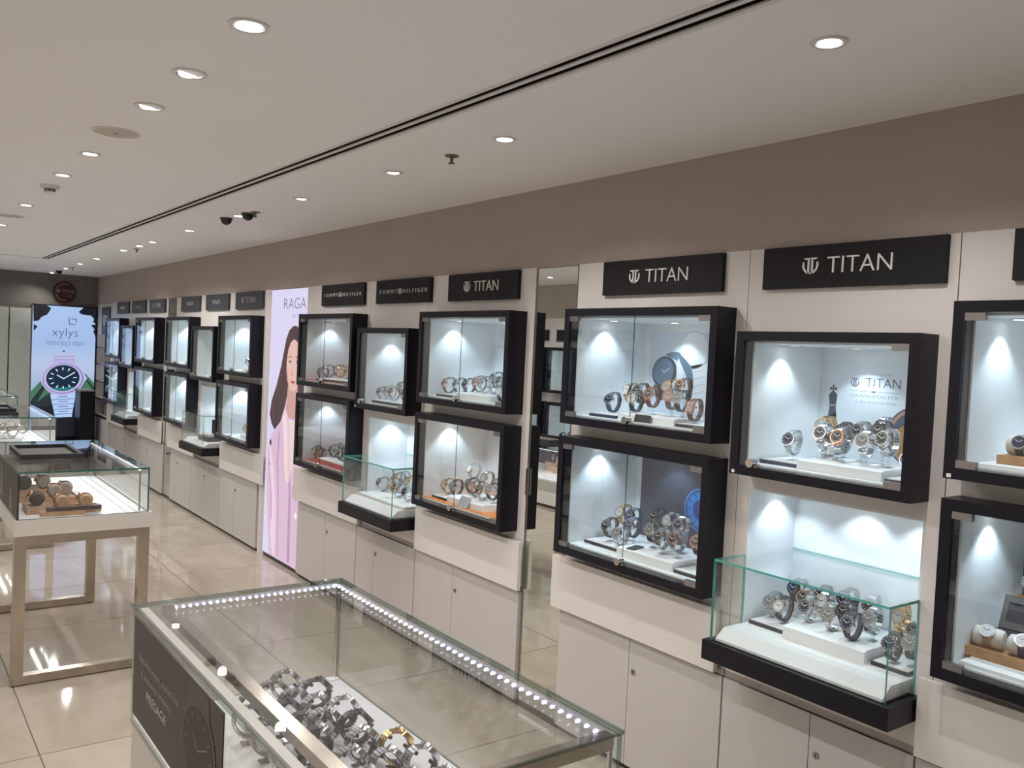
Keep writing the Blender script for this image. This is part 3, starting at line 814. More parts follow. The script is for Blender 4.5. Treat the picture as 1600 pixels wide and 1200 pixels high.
# --- upper cabinet left of the mirror (floor 1.361)
f = 1.3612
riser('white riser in the upper cabinet left of mirror', 2.385, 2.60, 3.385, 3.672, f, 1.394, bevel=.006)
dmat('black-edged tray in the upper cabinet left of mirror', 2.385, 2.56, 3.69, 3.86, f)
watch_set(where['Ct'], 'watches in the upper cabinet left of the mirror', 1.394, [
 (2.42, 3.835, 1.408, 'br', f+.014), (2.44, 3.759, 1.405, 'bb', f+.014), (2.50, 3.765, 1.416, 'lb', f+.014), (2.48, 3.640, 1.446, 'br'), (2.46, 3.56, 1.447, 'sg'),
 (2.46, 3.482, 1.446, 'sw'), (2.42, 3.345, 1.412, 'lw', f), (2.48, 3.435, 1.462, 'sb'), (2.56, 3.60, 1.475, 'bb'), (2.52, 3.27, 1.43, 'sb', f)])
# --- orange-floored cabinet (floor .830)
f = .8302
riser('white riser in the orange-floored cabinet', 2.385, 2.60, 3.385, 3.71, f, .862, bevel=.006)
dmat('long black-edged tray in the orange-floored cabinet', 2.385, 2.53, 3.72, 3.86, f)
t = thing('price_card', 'grey printed price card leaning on the orange-floored riser', 'card', (2.365, 3.545, f), 0)
mb = MB().box(-.0012, .0012, -.045, .045, 0, .058); o = mb.build('card', mat('grey card', (.42, .44, .45), .5), t, rot=(0, .55, 0))
for k in range(5): BOX('print_line', INKG, o, -.0018, -.0012, -.034, .034, .012+.009*k, .0145+.009*k)
watch_set(where['Cb'], 'watches in the orange-floored cabinet', .862, [
 (2.43, 3.815, .885, 'gl', f+.014), (2.45, 3.765, .890, 'gd', f+.014), (2.58, 3.80, .978, 'sw', f+.014), (2.50, 3.69, .905, 'db'), (2.47, 3.615, .917, 'lg'),
 (2.45, 3.521, .920, 'rb'), (2.52, 3.585, .962, 'sw'), (2.44, 3.425, .932, 'gd'), (2.52, 3.47, .95, 'sw')])
# --- glass case left of the orange-floored cabinet
f = .7272
for k, (a, b_, z) in enumerate(((4.345, 4.60, f), (4.05, 4.335, f))):
    t = thing('display_tray', ['white slatted tray, left one in case beside orange-floored cabinet', 'white slatted tray, right one in case beside orange-floored cabinet'][k], 'display tray', (2.42, (a+b_)/2, z))
    hy = (b_-a)/2
    MB().box(-.09, .16, -hy, hy, 0, .006).build('base', RISER, t)
    MB().box(-.088, .158, -hy+.002, hy-.002, .006, .010).build('stripe', mat('pink stripe', (.45, .24, .22), .5), t)
    MB().box(-.09, .16, -hy, hy, .010, .016).build('layer', RISER, t)
    for q in range(6): BOX('slat', RISER, t, -.08+.038*q, -.054+.038*q, -hy+.006, hy-.006, .016, .019)
f += .019
watch_set('in the case beside the orange-floored cabinet', 'watches in the case beside the orange-floored cabinet', f, [
 (2.44, 4.545, .79, 'sb'), (2.54, 4.57, .80, 'br'), (2.55, 4.49, .84, 'sw'), (2.50, 4.46, .838, 'rb'), (2.50, 4.515, .79, 'gl'),
 (2.42, 4.318, .785, 'rb'), (2.50, 4.32, .841, 'gl'), (2.41, 4.19, .797, 'sb'), (2.57, 4.30, .86, 'sw'), (2.52, 4.23, .82, 'sg')])
# --- small cabinet
f = 1.2762
dmat('white-topped tray in the small cabinet left of mirror', 2.37, 2.56, 4.07, 4.55, f, .018)
watch_set('in the small cabinet left of the mirror', 'watches in the small cabinet', f+.018, [
 (2.42, 4.555, 1.342, 'sb', f), (2.42, 4.47, 1.343, 'rb'), (2.41, 4.40, 1.341, 'sb'), (2.50, 4.46, 1.378, 'br'), (2.42, 4.27, 1.340, 'bb'), (2.50, 4.36, 1.36, 'gl')])
# --- red floored cabinets
f = 1.3652
dmat('white-topped tray in the upper red-floored cabinet', 2.37, 2.60, 4.78, 5.34, f, .016, MATBLK)
watch_set(where['Et'], 'watches in the upper red-floored cabinet', f+.016, [
 (2.42, 5.41, 1.41, 'lb', f), (2.42, 5.32, 1.405, 'bb'), (2.50, 5.33, 1.44, 'br'), (2.46, 5.22, 1.443, 'gl'), (2.46, 5.14, 1.436, 'gl'), (2.50, 5.05, 1.44, 'sw')])
f = .8302
dmat('white-topped tray in the lower red-floored cabinet', 2.37, 2.60, 4.80, 5.28, f, .03, RED)
t = thing('sign_card', 'small black card standing at back of the lower red-floored cabinet', 'card', (2.60, 5.42, f), 0)
MB().box(-.002, .002, -.045, .045, .0, .10).build('card', MATBLK, t, rot=(0, .12, 0)); MB().box(-.0032, -.002, -.03, .03, .075, .09).build('print', MATTOP, t, rot=(0, .12, 0))
watch_set(where['Eb'], 'watches in the lower red-floored cabinet', f+.03, [
 (2.42, 5.445, .875, 'lb', f), (2.40, 5.39, .872, 'gl', f), (2.39, 5.33, .872, 'rb', f), (2.45, 5.25, .905, 'lb'), (2.45, 5.17, .908, 'lb'), (2.42, 5.06, .91, 'lb'), (2.53, 5.22, .93, 'sg'), (2.52, 4.95, .92, 'db')])
# --- far cabinets: few, small
def far_cab(key, i, z, items, lab):
    _, a, b_, c, d = bays[i]; f = z[0]+.0362
    riser('white riser '+lab, 2.39, 2.60, c+.10, c+.42, f, f+.026, bevel=.006)
    watch_set(where[key], 'watches '+where[key], f+.026, [(2.42+dx, c+dy, f+.026+dz, st) for dx, dy, dz, st in items], full=False)
far_cab('Ft', 6, UP, [(0, .40, .055, 'sg'), (0, .33, .055, 'rb'), (.06, .36, .09, 'sb'), (.06, .27, .10, 'sg'), (0, .2, .06, 'sw')], 'in upper cabinet beside the portrait')
far_cab('Fb', 6, LO, [(0, .40, .055, 'gl'), (.03, .33, .075, 'sw'), (.08, .36, .10, 'gl'), (0, .22, .06, 'sw')], 'in lower cabinet beside the portrait')
far_cab('H', 7, SM, [(0, .36, .055, 'sg'), (0, .28, .075, 'sw'), (.05, .22, .09, 'sb')], 'in the small cabinet left of portrait')
far_cab('It', 8, UP, [(0, .35, .055, 'sg'), (.03, .28, .075, 'sw'), (.05, .2, .09, 'sb')], 'in upper cabinet right of far mirror')
far_cab('Ib', 8, LO, [(0, .35, .055, 'sw'), (.03, .28, .075, 'gl'), (.05, .2, .09, 'sw')], 'in lower cabinet right of far mirror')
far_cab('Jt', 9, UP, [(0, .33, .055, 'sw'), (.03, .26, .075, 'sg')], 'in upper cabinet left of far mirror')
far_cab('Jb', 9, LO, [(0, .33, .055, 'sw'), (.03, .26, .085, 'sg')], 'in lower cabinet left of far mirror')
far_cab('Lt', 11, UP, [(0, .33, .055, 'lb'), (.03, .26, .075, 'sg')], 'in farthest upper cabinet')
# open watch box in the case left of the portrait
f = .7272
t = thing('watch_box', 'open dark watch box with pale watches left of the portrait', 'watch box', (2.40, 7.52, f))
MB().box(-.085, .06, -.13, .13, 0, .04).build('body', mat('taupe box', (.09, .08, .075), .5), t)
MB().box(.03, .045, -.12, .12, .04, .17).build('lid', MATBLK, t)
for k in range(4): MB().cyl((-.03, -.095+.06*k, .048), (-.03, -.055+.06*k, .048), .022, n=14).build('cushion', MATTOP, t)
t = thing('watch_box', 'flat white box in the farthest glass case', 'watch box', (2.36, 10.22, f))
MB().box(-.06, .06, -.09, .09, 0, .03).build('body', MATTOP, t); MB().box(-.058, .058, -.088, .088, .03, .036).build('lid', RISER, t)

# ---- cushion watches
CREAM = mat('cream cushion', (.62, .58, .52), .8, noise=.04, nscale=60); TAN = mat('tan cushion', (.50, .33, .20), .8, noise=.05, nscale=60)
CGREY = mat('greige cushion', (.36, .30, .26), .8, noise=.05, nscale=60); CDARK = mat('dark brown cushion', (.045, .032, .03), .7)
def cushion_watch(label, loc, rz, r, ln, cm, strap, case, dial, elev=.6, group=None):
    """cushion roll with its axis along local y and the dial turned towards local -x and up"""
    t = thing('cushion_watch', label, 'watch', loc, rz, group)
    n = 22; mb = MB(); prof = [(-ln/2, r*.80), (-ln/2+.004, r*.96), (-ln/2+.012, r), (ln/2-.012, r), (ln/2-.004, r*.96), (ln/2, r*.80)]
    vs_ = []; fs = []
    for (y, rr) in prof:
        for i in range(n): vs_.append((rr*math.cos(2*PI*i/n), y, r+rr*math.sin(2*PI*i/n)))
    for j in range(len(prof)-1):
        fs += [(j*n+i, (j+1)*n+i, (j+1)*n+(i+1) % n, j*n+(i+1) % n) for i in range(n)]
    mb.add(vs_, fs, 0, True); mb.add(vs_[:n], [tuple(range(n))]); mb.add(vs_[-n:], [tuple(range(n-1, -1, -1))])
    mb.build('cushion', cm, t)
    MB().annulus((0, -.010, r), (0, .010, r), r+.0028, r+.0004, 26).build('strap', strap, t)
    a = Vector((-math.cos(elev), 0, math.sin(elev))); c = Vector((0, 0, r))+a*(r+.001)
    cs = MB().cyl(c, c+a*.008, .0205, .019, 26).build('case', case, t)
    MB().cyl(c+a*.0082, c+a*.0088, .0165, n=26).build('dial', dial, cs)
    p = Vector((math.sin(elev), 0, math.cos(elev))); mk = MB()
    for an, l in ((-1.0, .009), (1.0, .012)):
        d = p*math.cos(an)+Vector((0, 1, 0))*math.sin(an); mk.obox(c+a*.0091+d*l/2, d, a.cross(d), a, l/2, .0007, .0003)
    mk.build('hands', MARKD if dial in (DWHT, DSIL) else MARK, cs)
    return t
# right-edge cabinets
f = .8262
t = thing('platform', 'low white stepped platform in the rightmost lower cabinet', 'display riser', (2.40, .76, f))
MB().box(-.04, .30, -.36, .345, 0, .010).build('step', RISER, t); MB().box(.0, .30, -.345, .335, .010, .016).build('top', RISER, t)
f2 = f+.016
t = thing('wooden_tray', 'light wooden tray under two cream cushions, right edge', 'display tray', (2.46, 1.02, f2))
MB().box(-.05, .05, -.105, .105, 0, .022).build('block', WOOD, t); MB().box(-.05, -.044, -.105, .105, .022, .027).box(.044, .05, -.105, .105, .022, .027).box(-.044, .044, -.105, -.099, .022, .027).box(-.044, .044, .099, .105, .022, .027).build('rim', WOOD, t)
cushion_watch('silver-faced watch on cream cushion, left one at right edge', (2.462, 1.075, f2+.022), .12, .027, .075, CREAM, mat('beige leather', (.35, .24, .16), .5), SIL, DSIL, .75, 'watches in the rightmost lower cabinet')
cushion_watch('purple-strap watch on cream cushion, right one at right edge', (2.462, .985, f2+.022), .12, .027, .075, CREAM, mat('plum leather', (.07, .04, .09), .5), SIL, DSIL, .75, 'watches in the rightmost lower cabinet')
t = thing('watch_box', 'open black windowed watch box in the rightmost lower cabinet', 'watch box', (2.575, .98, f2))
MB().box(-.048, .048, -.15, .15, 0, .045).build('body', MATBLK, t)
lid = MB().frame(-.006, .006, -.15, .15, 0, .095, .03, .02).build('lid_frame', mat('taupe lid', (.10, .085, .08), .5), t, loc=(.030, 0, .046), rot=(0, .38, 0))
MB().box(-.002, .002, -.12, .12, .02, .075).build('lid_window', MATBLK, lid)
t = thing('wooden_block', 'tall light wooden block in the rightmost lower cabinet', 'display riser', (2.70, .975, f2))
MB().box(-.025, .024, -.12, .14, 0, .125).build('block', WOOD, t); MB().frame(-.028, -.025, -.10, .125, .085, .118, .006, .006).build('gold_frame', GLD, t)
watch('grey-dial steel watch on the wooden block at right edge', (2.70, 1.068, f2+.125), .044, 'sg', 0, .25, clip=ACRYL)
f = 1.3612
t = thing('platform', 'low white stepped platform in the rightmost upper cabinet', 'display riser', (2.40, .76, f))
MB().box(-.04, .30, -.36, .345, 0, .008).build('step', RISER, t)
t = thing('wooden_tray', 'light wooden tray in the rightmost upper cabinet', 'display tray', (2.47, .97, f+.008))
MB().box(-.05, .05, -.10, .10, 0, .024).build('block', WOOD, t)
cushion_watch('purple-dial watch on cream cushion, rightmost upper cabinet', (2.475, 1.03, f+.032), .1, .026, .07, CREAM, LBLK, SIL, DNAV, .35, 'watches in the rightmost upper cabinet')
cushion_watch('second cream cushion watch, cut by the right frame edge', (2.475, .93, f+.032), .1, .026, .07, CREAM, LBLK, SIL, DBLK, .35, 'watches in the rightmost upper cabinet')

# ------------------------------------------------------------------ printed posters inside cabinets
PALE = mat('pale blue poster', (.62, .68, .76), .5); PBLK = mat('blue-black print', (.025, .04, .065), .5); PSTEEL = mat('slate print', (.10, .17, .24), .5)
PWHT = mat('white print', (.78, .80, .82), .5); PGRY = mat('light grey print', (.52, .56, .62), .5)
PX = XR+.33
def poster(name, label, y0, y1, z0, z1, m):
    t = thing(name, label, 'poster', (PX, 0, 0))
    MB().box(-.003, -.0005, y0, y1, z0, z1).build('sheet', m, t)
    return t
def pr(t, name, m, polys, lvl, X=-.003):
    mb = MB(); fn = lambda p, d: (X-d, p[0], p[1])
    for p in polys: mb.prism(p, fn, .0003*lvl, .0003*lvl+.0003)
    return mb.build(name, m, t)
t = poster('watch_poster', 'pale poster of a black wristwatch and a white one', 2.00, 2.668, 1.372, 1.722, PALE)
pr(t, 'white_watch_case', PWHT, [ell(2.416, 1.650, .078, .080)], 1)
mb = MB(); ringstrip(mb, lambda p, d: (-.003-d, p[0], p[1]), 2.416, 1.650, .078, .080, .004, .0006, .0009, n=36); mb.build('white_watch_rim', PGRY, t)
pr(t, 'white_watch_band', PWHT, [[(2.455, 1.58), (2.345, 1.60), (2.335, 1.40), (2.40, 1.40), (2.42, 1.50)]], 1)
pr(t, 'band_link', PGRY, [[(2.415, 1.56-.03*k), (2.36, 1.575-.03*k), (2.36, 1.571-.03*k), (2.415, 1.556-.03*k)] for k in range(6)], 2)
pr(t, 'black_watch_band', PSTEEL, [[(2.575, 1.627), (2.535, 1.640), (2.50, 1.640), (2.46, 1.61), (2.425, 1.58), (2.412, 1.53), (2.415, 1.46), (2.43, 1.43), (2.44, 1.50), (2.455, 1.55), (2.48, 1.585), (2.51, 1.605)]], 3)
pr(t, 'band_gap', PWHT, [[(2.50, 1.618), (2.47, 1.57), (2.462, 1.50), (2.49, 1.50), (2.51, 1.56)]], 4)
pr(t, 'black_watch_case', PBLK, [ell(2.576, 1.553, .072, .066, rot=-.5)], 4)
pr(t, 'black_watch_dial', PSTEEL, [ell(2.583, 1.556, .060, .055, rot=-.5)], 5)
pr(t, 'black_watch_hands', PWHT, [[(2.578, 1.552), (2.59, 1.568), (2.592, 1.567), (2.579, 1.549)], [(2.578, 1.552), (2.545, 1.574), (2.544, 1.572), (2.577, 1.549)]], 6)
pr(t, 'lower_band', PBLK, [[(2.635, 1.50), (2.56, 1.475), (2.58, 1.43), (2.62, 1.44)]], 3)
NAVYP = mat('slate blue poster', (.045, .055, .085), .35); BLUP = mat('bright blue print', (.02, .22, .62), .4); BLUD = mat('deep blue print', (.01, .04, .22), .4)
t = poster('dial_poster', 'dark slate poster with bright blue watch dials', 1.985, 2.678, .836, 1.222, NAVYP)
fnp = lambda p, d: (-.003-d, p[0], p[1])
for (cy, cz, R, l) in ((2.335, 1.000, .088, 1), (2.28, 1.02, .165, 1)):
    mb = MB(); ringstrip(mb, fnp, cy, cz, R, R, .007 if R < .1 else .012, .0003*l, .0003*l+.0003, 0 if R < .1 else PI*.35, 2*PI if R < .1 else PI*.78, 40); mb.build('dial_ring', BLUP, t)
pr(t, 'dial_face', BLUP, [ell(2.335, 1.0, .074, .074)], 1); pr(t, 'dial_center', BLUD, [ell(2.335, 1.0, .042, .042)], 2)
pr(t, 'dial_sector', BLUD, [[(2.335+.045*math.cos(a), 1+.045*math.sin(a)), (2.335+.073*math.cos(a-.05), 1+.073*math.sin(a-.05)), (2.335+.073*math.cos(a+.05), 1+.073*math.sin(a+.05))] for a in [k*PI/6 for k in range(12)]], 2)
pr(t, 'glow_band', BLUD, [[(2.42, 1.222), (1.985, 1.222), (1.985, 1.12), (2.2, 1.16), (2.36, 1.2)]], 1)
PWH2 = mat('white poster', (.74, .78, .82), .5); PNAV = mat('navy chess print', (.05, .07, .12), .5); PORG = mat('amber chess print', (.42, .20, .06), .5)
t = poster('chess_poster', 'white poster with a chess king and printed lettering', 1.27, 1.826, 1.286, 1.632, PWH2)
ky = 1.766
pr(t, 'king_cross', PNAV, [[(ky+.005, 1.545), (ky-.005, 1.545), (ky-.002, 1.534), (ky-.013, 1.538), (ky-.013, 1.526), (ky-.002, 1.530), (ky-.005, 1.519), (ky+.005, 1.519), (ky+.002, 1.530), (ky+.013, 1.526), (ky+.013, 1.538), (ky+.002, 1.534)]], 1)
pr(t, 'king_head', PNAV, [[(ky+.008, 1.520), (ky-.008, 1.520), (ky-.017, 1.508), (ky-.013, 1.482), (ky-.013, 1.476), (ky+.013, 1.476), (ky+.013, 1.482), (ky+.017, 1.508)]], 1)
pr(t, 'king_collar', mat('gold print', (.55, .42, .16), .4), [[(ky+.016, 1.476), (ky-.016, 1.476), (ky-.016, 1.471), (ky+.016, 1.471)]], 2)
pr(t, 'king_body', PNAV, [[(ky+.012, 1.471), (ky-.012, 1.471), (ky-.018, 1.435), (ky+.017, 1.425)]], 1)
pr(t, 'king_base', PORG, [[(ky-.0155, 1.45), (ky-.018, 1.425), (ky-.024, 1.408), (ky-.021, 1.40), (ky-.026, 1.36), (ky-.04, 1.32), (ky+.04, 1.32), (ky+.026, 1.36), (ky+.021, 1.40), (ky+.024, 1.408), (ky+.017, 1.43)]], 1)
fn = lambda p, d: (-.003-d, -p[0], p[1])
mb = MB(); emblem(mb, fn, -1.701, -1.669, 1.543, 1.572, .0003, .0006); mb.build('emblem', INK, t)
mb = MB(); text(mb, 'TITAN', fn, -1.645, -1.52, 1.545, 1.575, .0003, .0006); mb.build('lettering', INK, t)
mb = MB(); text(mb, 'GRANDMASTER', fn, -1.700, -1.525, 1.508, 1.519, .0003, .0006); text(mb, 'INTRODUCING', fn, -1.665, -1.552, 1.585, 1.592, .0003, .0006)
text(mb, 'in the world of chess.', fn, -1.68, -1.528, 1.489, 1.499, .0003, .0006); mb.build('small_lettering', INKG, t)
mb = MB(); mb.prism([(-1.70, 1.5285), (-1.62, 1.5285), (-1.62, 1.5295), (-1.70, 1.5295)], fn, .0003, .0006); mb.prism([(-1.605, 1.5285), (-1.52, 1.5285), (-1.52, 1.5295), (-1.605, 1.5295)], fn, .0003, .0006)
mb.prism([(-1.62, 1.526), (-1.608, 1.526), (-1.606, 1.533), (-1.611, 1.529), (-1.614, 1.534), (-1.617, 1.529), (-1.622, 1.533)], fn, .0003, .0006); mb.build('rule_and_crown', INK, t)
pr(t, 'printed_watch_rim', PNAV, [ell(1.465, 1.39, .095, .098)], 1); pr(t, 'printed_watch_rose', mat('rose print', (.45, .25, .18), .4), [ell(1.465, 1.39, .089, .092)], 2)
pr(t, 'printed_watch_dial', PNAV, [ell(1.465, 1.39, .078, .081)], 3); pr(t, 'printed_watch_map', PORG, [ell(1.49, 1.37, .045, .055), ell(1.43, 1.40, .03, .04)], 4)
t = poster('grey_poster', 'dark grey backing board in the rightmost lower cabinet', .40, 1.11, .836, 1.235, mat('grey board', (.10, .11, .13), .5))

# ------------------------------------------------------------------ near glass counter
def near_counter():
    t = thing('glass_counter', 'near glass-topped watch counter with glowing led edge', 'display counter', (0, 0, 0))
    x0, x1, y0, y1, zt, zd = .512, 1.045, 1.035, 2.138, .968, .70
    BOX('body', mat('counter body white', (.62, .60, .57), .3), t, x0+.004, x1-.004, y0+.004, y1-.004, .04, zd-.012)
    BOX('plinth', PLINTH, t, x0+.02, x1-.02, y0+.02, y1-.02, 0, .04)
    BOX('deck', mat('white counter deck', (.80, .80, .82), .25), t, x0+.006, x1-.004, y0+.006, y1-.004, zd-.012, zd)
    pane('glass_top', t, x0-.006, x1, y0, y1, zt-.008, zt, GLASS_TOP, EDGE_C)
    pane('glass_right', t, x1-.008, x1-.002, y0+.008, y1-.008, zd, zt-.008, edge=EDGE_C)
    pane('glass_far', t, x0+.008, x1-.002, y1-.008, y1-.002, zd, zt-.008, edge=EDGE_C)
    pane('glass_near', t, x0+.008, x1-.002, y0+.002, y0+.008, zd, zt-.008, edge=EDGE_C)
    pane('glass_left', t, x0, x0+.006, y0+.002, y1-.002, zd-.012, zt-.008, edge=EDGE_C)
    BOX('left_rail', BRUSH, t, .572, .598, y0+.03, y1-.012, .938, .958)
    BOX('left_trim', mat('pale trim', (.60, .58, .54), .35), t, x0+.012, x0+.030, y0+.01, y1-.012, .948, .959)
    BOX('near_rail', BRUSH, t, .60, x1-.012, y0+.012, y0+.034, .932, .958)
    BOX('led_channel', mat('led channel', (.7, .7, .75), .3, .6), t, .598, x1-.010, y1-.018, y1-.010, .950, .958)
    BOX('led_channel', MATS['led channel'], t, x1-.020, x1-.012, y0+.034, y1-.012, .950, .958)
    mb = MB()
    n = 26
    for i in range(n):
        x = .605+(x1-.03-.605)*i/(n-1); mb.box(x-.0017, x+.0017, y1-.0220, y1-.018, .950, .954)
    n = 44
    for i in range(n):
        y = y0+.05+(y1-.03-y0-.05)*i/(n-1); mb.box(x1-.0238, x1-.020, y-.0017, y+.0017, .950, .954)
    mb.build('led_beads', LEDM, t, kind='stuff')
    MB().cyl((x1-.016, y1-.016, zd+.002), (x1-.016, y1-.016, zt-.012), .0045, n=12).build('corner_post', CHROME, t)
    BOX('post_foot', RISER, t, x1-.040, x1-.010, y1-.036, y1-.010, zd, zd+.003)
    MB().cyl((x1-.016, y0+.016, zd+.002), (x1-.016, y0+.016, zt-.012), .0045, n=12).build('corner_post', CHROME, t)
    # printed sign on the left side glass
    s = thing('counter_sign', 'dark brown printed sign on the near counter side', 'sign', (x0, 0, 0))
    MB().box(-.003, -.0005, 1.48, 2.108, .722, .948).build('board', mat('dark taupe board', (.040, .033, .029), .45), s)
    fn = lambda p, d: (-.003-d, -p[0], p[1])
    L = mat('muted sign lettering', (.32, .30, .28), .5)
    mb = MB(); text(mb, 'Exquisite beauty, crafted into', fn, -2.055, -1.745, .858, .878, .0002, .0008, 0); mb.build('lettering', L, s)
    mb = MB(); text(mb, 'A mechanical timepiece.', fn, -2.035, -1.79, .826, .846, .0002, .0008, 0); mb.build('lettering', L, s)
    mb = MB(); text(mb, 'PRESAGE', fn, -1.985, -1.83, .792, .812, .0002, .0008, 0); mb.build('lettering', mat('bright sign lettering', (.5, .48, .46), .5), s)
    pw = mat('dim watch print', (.075, .068, .063), .5); pd = mat('dark watch print', (.022, .019, .018), .5); ph = mat('pale watch print', (.20, .19, .18), .5)
    def sp(nm, m, polys, l):
        mb = MB()
        for p in polys: mb.prism(p, lambda q, d: (-.003-d, q[0], q[1]), .0003*l, .0003*l+.0003)
        mb.build(nm, m, s)
    for q_ in ([(1.67, .945), (1.56, .945), (1.55, .90), (1.68, .90)], [(1.67, .725), (1.56, .725), (1.55, .76), (1.68, .76)]): sp('printed_strap', pw, [q_], 1)
    sp('printed_case', pw, [ell(1.615, .83, .105, .088)], 2); sp('printed_dial', pd, [ell(1.615, .83, .092, .077)], 3)
    sp('printed_hands', ph, [[(1.615, .828), (1.645, .855), (1.647, .853), (1.617, .825)], [(1.615, .828), (1.56, .85), (1.559, .847), (1.614, .825)]], 4)
    sp('printed_markers', ph, [[(1.615+.080*math.cos(a-.02), .83+.066*math.sin(a-.02)), (1.615+.080*math.cos(a+.02), .83+.066*math.sin(a+.02)), (1.615+.068*math.cos(a+.02), .83+.056*math.sin(a+.02)), (1.615+.068*math.cos(a-.02), .83+.056*math.sin(a-.02))] for a in [k*PI/6 for k in range(12)]], 4)
near_counter()
cw = [(.853, 2.031), (.800, 1.975), (.897, 1.945), (.735, 1.93), (.823, 1.90), (.858, 1.856), (.905, 1.813), (.780, 1.845), (.79, 1.770), (.838, 1.765),
      (.895, 1.725), (.785, 1.690), (.866, 1.640), (.745, 1.605), (.925, 1.596), (.802, 1.565), (.868, 1.530), (.935, 1.505), (.70, 1.86), (.705, 1.76), (.71, 1.66), (.70, 1.52),
      (.79, 1.47), (.86, 1.43), (.73, 1.43), (.92, 1.40), (.80, 1.36), (.72, 1.32)]
cst = ['sb', 'sg', 'db', 'sb', 'sw', 'sb', 'sg', 'db', 'lb', 'sb', 'db', 'lb', 'sg', 'db', 'gl', 'sb', 'sn', 'sg', 'sb', 'db', 'sg', 'lb', 'sb', 'sg', 'db', 'sb', 'sg', 'lb']
items = [(x+.02, y, .762 if x > .84 else .768, s) for (x, y), s in zip(cw, cst)]
watch_set('in the near glass counter', 'watches in the near glass counter', .7005, items, clip=CLIPD, tilt=.75, scale=1.08, yaw0=PI, ykey=lambda p: -p[1], order='the far end')

# ------------------------------------------------------------------ chrome-legged showcases
def showcase(label, x0, x1, y0, y1, left_print=False, bars=True):
    t = thing('showcase_table', label, 'display table', (0, 0, 0))
    zb, zs, zt = .68, .752, .968
    for nm, ya in (('front', y0), ('back', y1-.055)):
        yb = ya+.05
        for xa in (x0+.002, x1-.060): BOX('leg', BRUSH, t, xa, xa+.048, ya, yb, .006, zb)
        BOX('rail', BRUSH, t, x0+.05, x1-.060, ya, yb, .006, .045)
        BOX('rail', BRUSH, t, x0+.05, x1-.060, ya, yb, zb-.040, zb)
        for xa in (x0+.026, x1-.036): MB().cyl((xa, ya+.025, 0), (xa, ya+.025, .006), .012, n=14).build('foot', PLINTH, t)
    BOX('slab', mat('showcase slab', (.68, .65, .61), .35), t, x0, x1, y0, y1, zb, zs)
    BOX('deck', mat('bright deck', (.80, .80, .80), .3), t, x0+.02, x1-.03, y0+.012, y1-.012, zs, zs+.003)
    for xa in (x1-.115, x1-.072): BOX('deck_seam', DSTEEL, t, xa, xa+.0025, y0+.012, y1-.012, zs+.003, zs+.0036)
    gx0, gx1, gy0, gy1 = x0+.012, x1-.018, y0+.006, y1-.006
    pane('glass_lid', t, gx0, gx1, gy0, gy1, zt-.008, zt, GLASS_TOP, EDGE_D)
    pane('glass_front', t, gx0+.006, gx1-.006, gy0+.001, gy0+.007, zs+.003, zt-.008, edge=EDGE_D)
    pane('glass_back', t, gx0+.006, gx1-.006, gy1-.007, gy1-.001, zs+.003, zt-.008, edge=EDGE_D)
    pane('glass_side', t, gx1-.006, gx1, gy0+.001, gy1-.001, zs+.003, zt-.008, edge=EDGE_D)
    if left_print:
        p = BOX('side_print', mat('dark side print', (.03, .027, .024), .45, noise=.3, nscale=9), t, gx0-.003, gx0+.004, gy0+.001, gy1-.001, zs-.012, zt-.008)
        mb = MB(); tan = mat('tan figure print', (.30, .19, .12), .5)
        for (yy, zz, ww, hh) in ((4.60, .80, .05, .09), (4.95, .82, .06, .12), (5.2, .80, .05, .13)):
            mb.prism([(yy-ww, zz-.04), (yy+ww*.4, zz-.04), (yy+ww*.2, zz+hh*.5), (yy-.01, zz+hh), (yy-ww*.5, zz+hh*.6), (yy-ww*.7, zz+.02)], lambda q, d: (gx0-.003-d, q[0], q[1]), 0, .0006)
        mb.build('printed_figures', tan, t)
    else:
        pane('glass_side', t, gx0, gx0+.006, gy0+.001, gy1-.001, zs+.003, zt-.008, edge=EDGE_D)
    for (xa, ya) in ((x1-.055, y0+.035), (x1-.055, y1-.07)):
        MB().cyl((xa, ya, zs+.003), (xa, ya, zt-.01), .0042, n=12).build('post', CHROME, t)
    b = BOX('light_bar', mat('light bar lens', (1, 1, 1), .4, emit=(.92, .94, 1), es=2.6), t, x1-.061, x1-.053, y0+.03, y1-.06, zt-.016, zt-.0085)
    l = bpy.data.lights.new('light_bar_lamp', 'AREA'); l.shape = 'RECTANGLE'; l.size = .02; l.size_y = (y1-y0)*.85; l.energy = .9; l.color = (.93, .95, 1)
    lo = bpy.data.objects.new('light_bar_lamp', l); C.objects.link(lo); lo.parent = t; lo.location = (x1-.060, (y0+y1)/2, zt-.019); lo.rotation_euler = (0, .5, 0)
    return t
showcase('chrome-legged glass showcase with tan watch cushions inside', .533, 1.118, 4.36, 5.60, True)
showcase('middle chrome-legged glass showcase holding steel rings of watches', .56, 1.145, 7.13, 8.33)
showcase('farthest chrome-legged glass showcase at the left frame edge', .585, 1.175, 9.45, 10.75)
def black_tray(label, x0, x1, y0, y1, z):
    t = thing('serving_tray', label, 'tray', ((x0+x1)/2, (y0+y1)/2, z)); hx, hy = (x1-x0)/2, (y1-y0)/2
    MB().box(-hx+.003, hx-.003, -hy+.003, hy-.003, 0, .006).build('pad', mat('grey felt', (.10, .095, .09), .9), t)
    mb = MB()
    mb.box(-hx, hx, -hy, -hy+.018, 0, .024); mb.box(-hx, hx, hy-.018, hy, 0, .024); mb.box(-hx, -hx+.018, -hy+.018, hy-.018, 0, .024); mb.box(hx-.018, hx, -hy+.018, hy-.018, 0, .024)
    mb.build('rim', MATBLK, t); return t
black_tray('black rimmed presentation tray on the nearest showcase', .605, .885, 4.79, 5.23, .968)
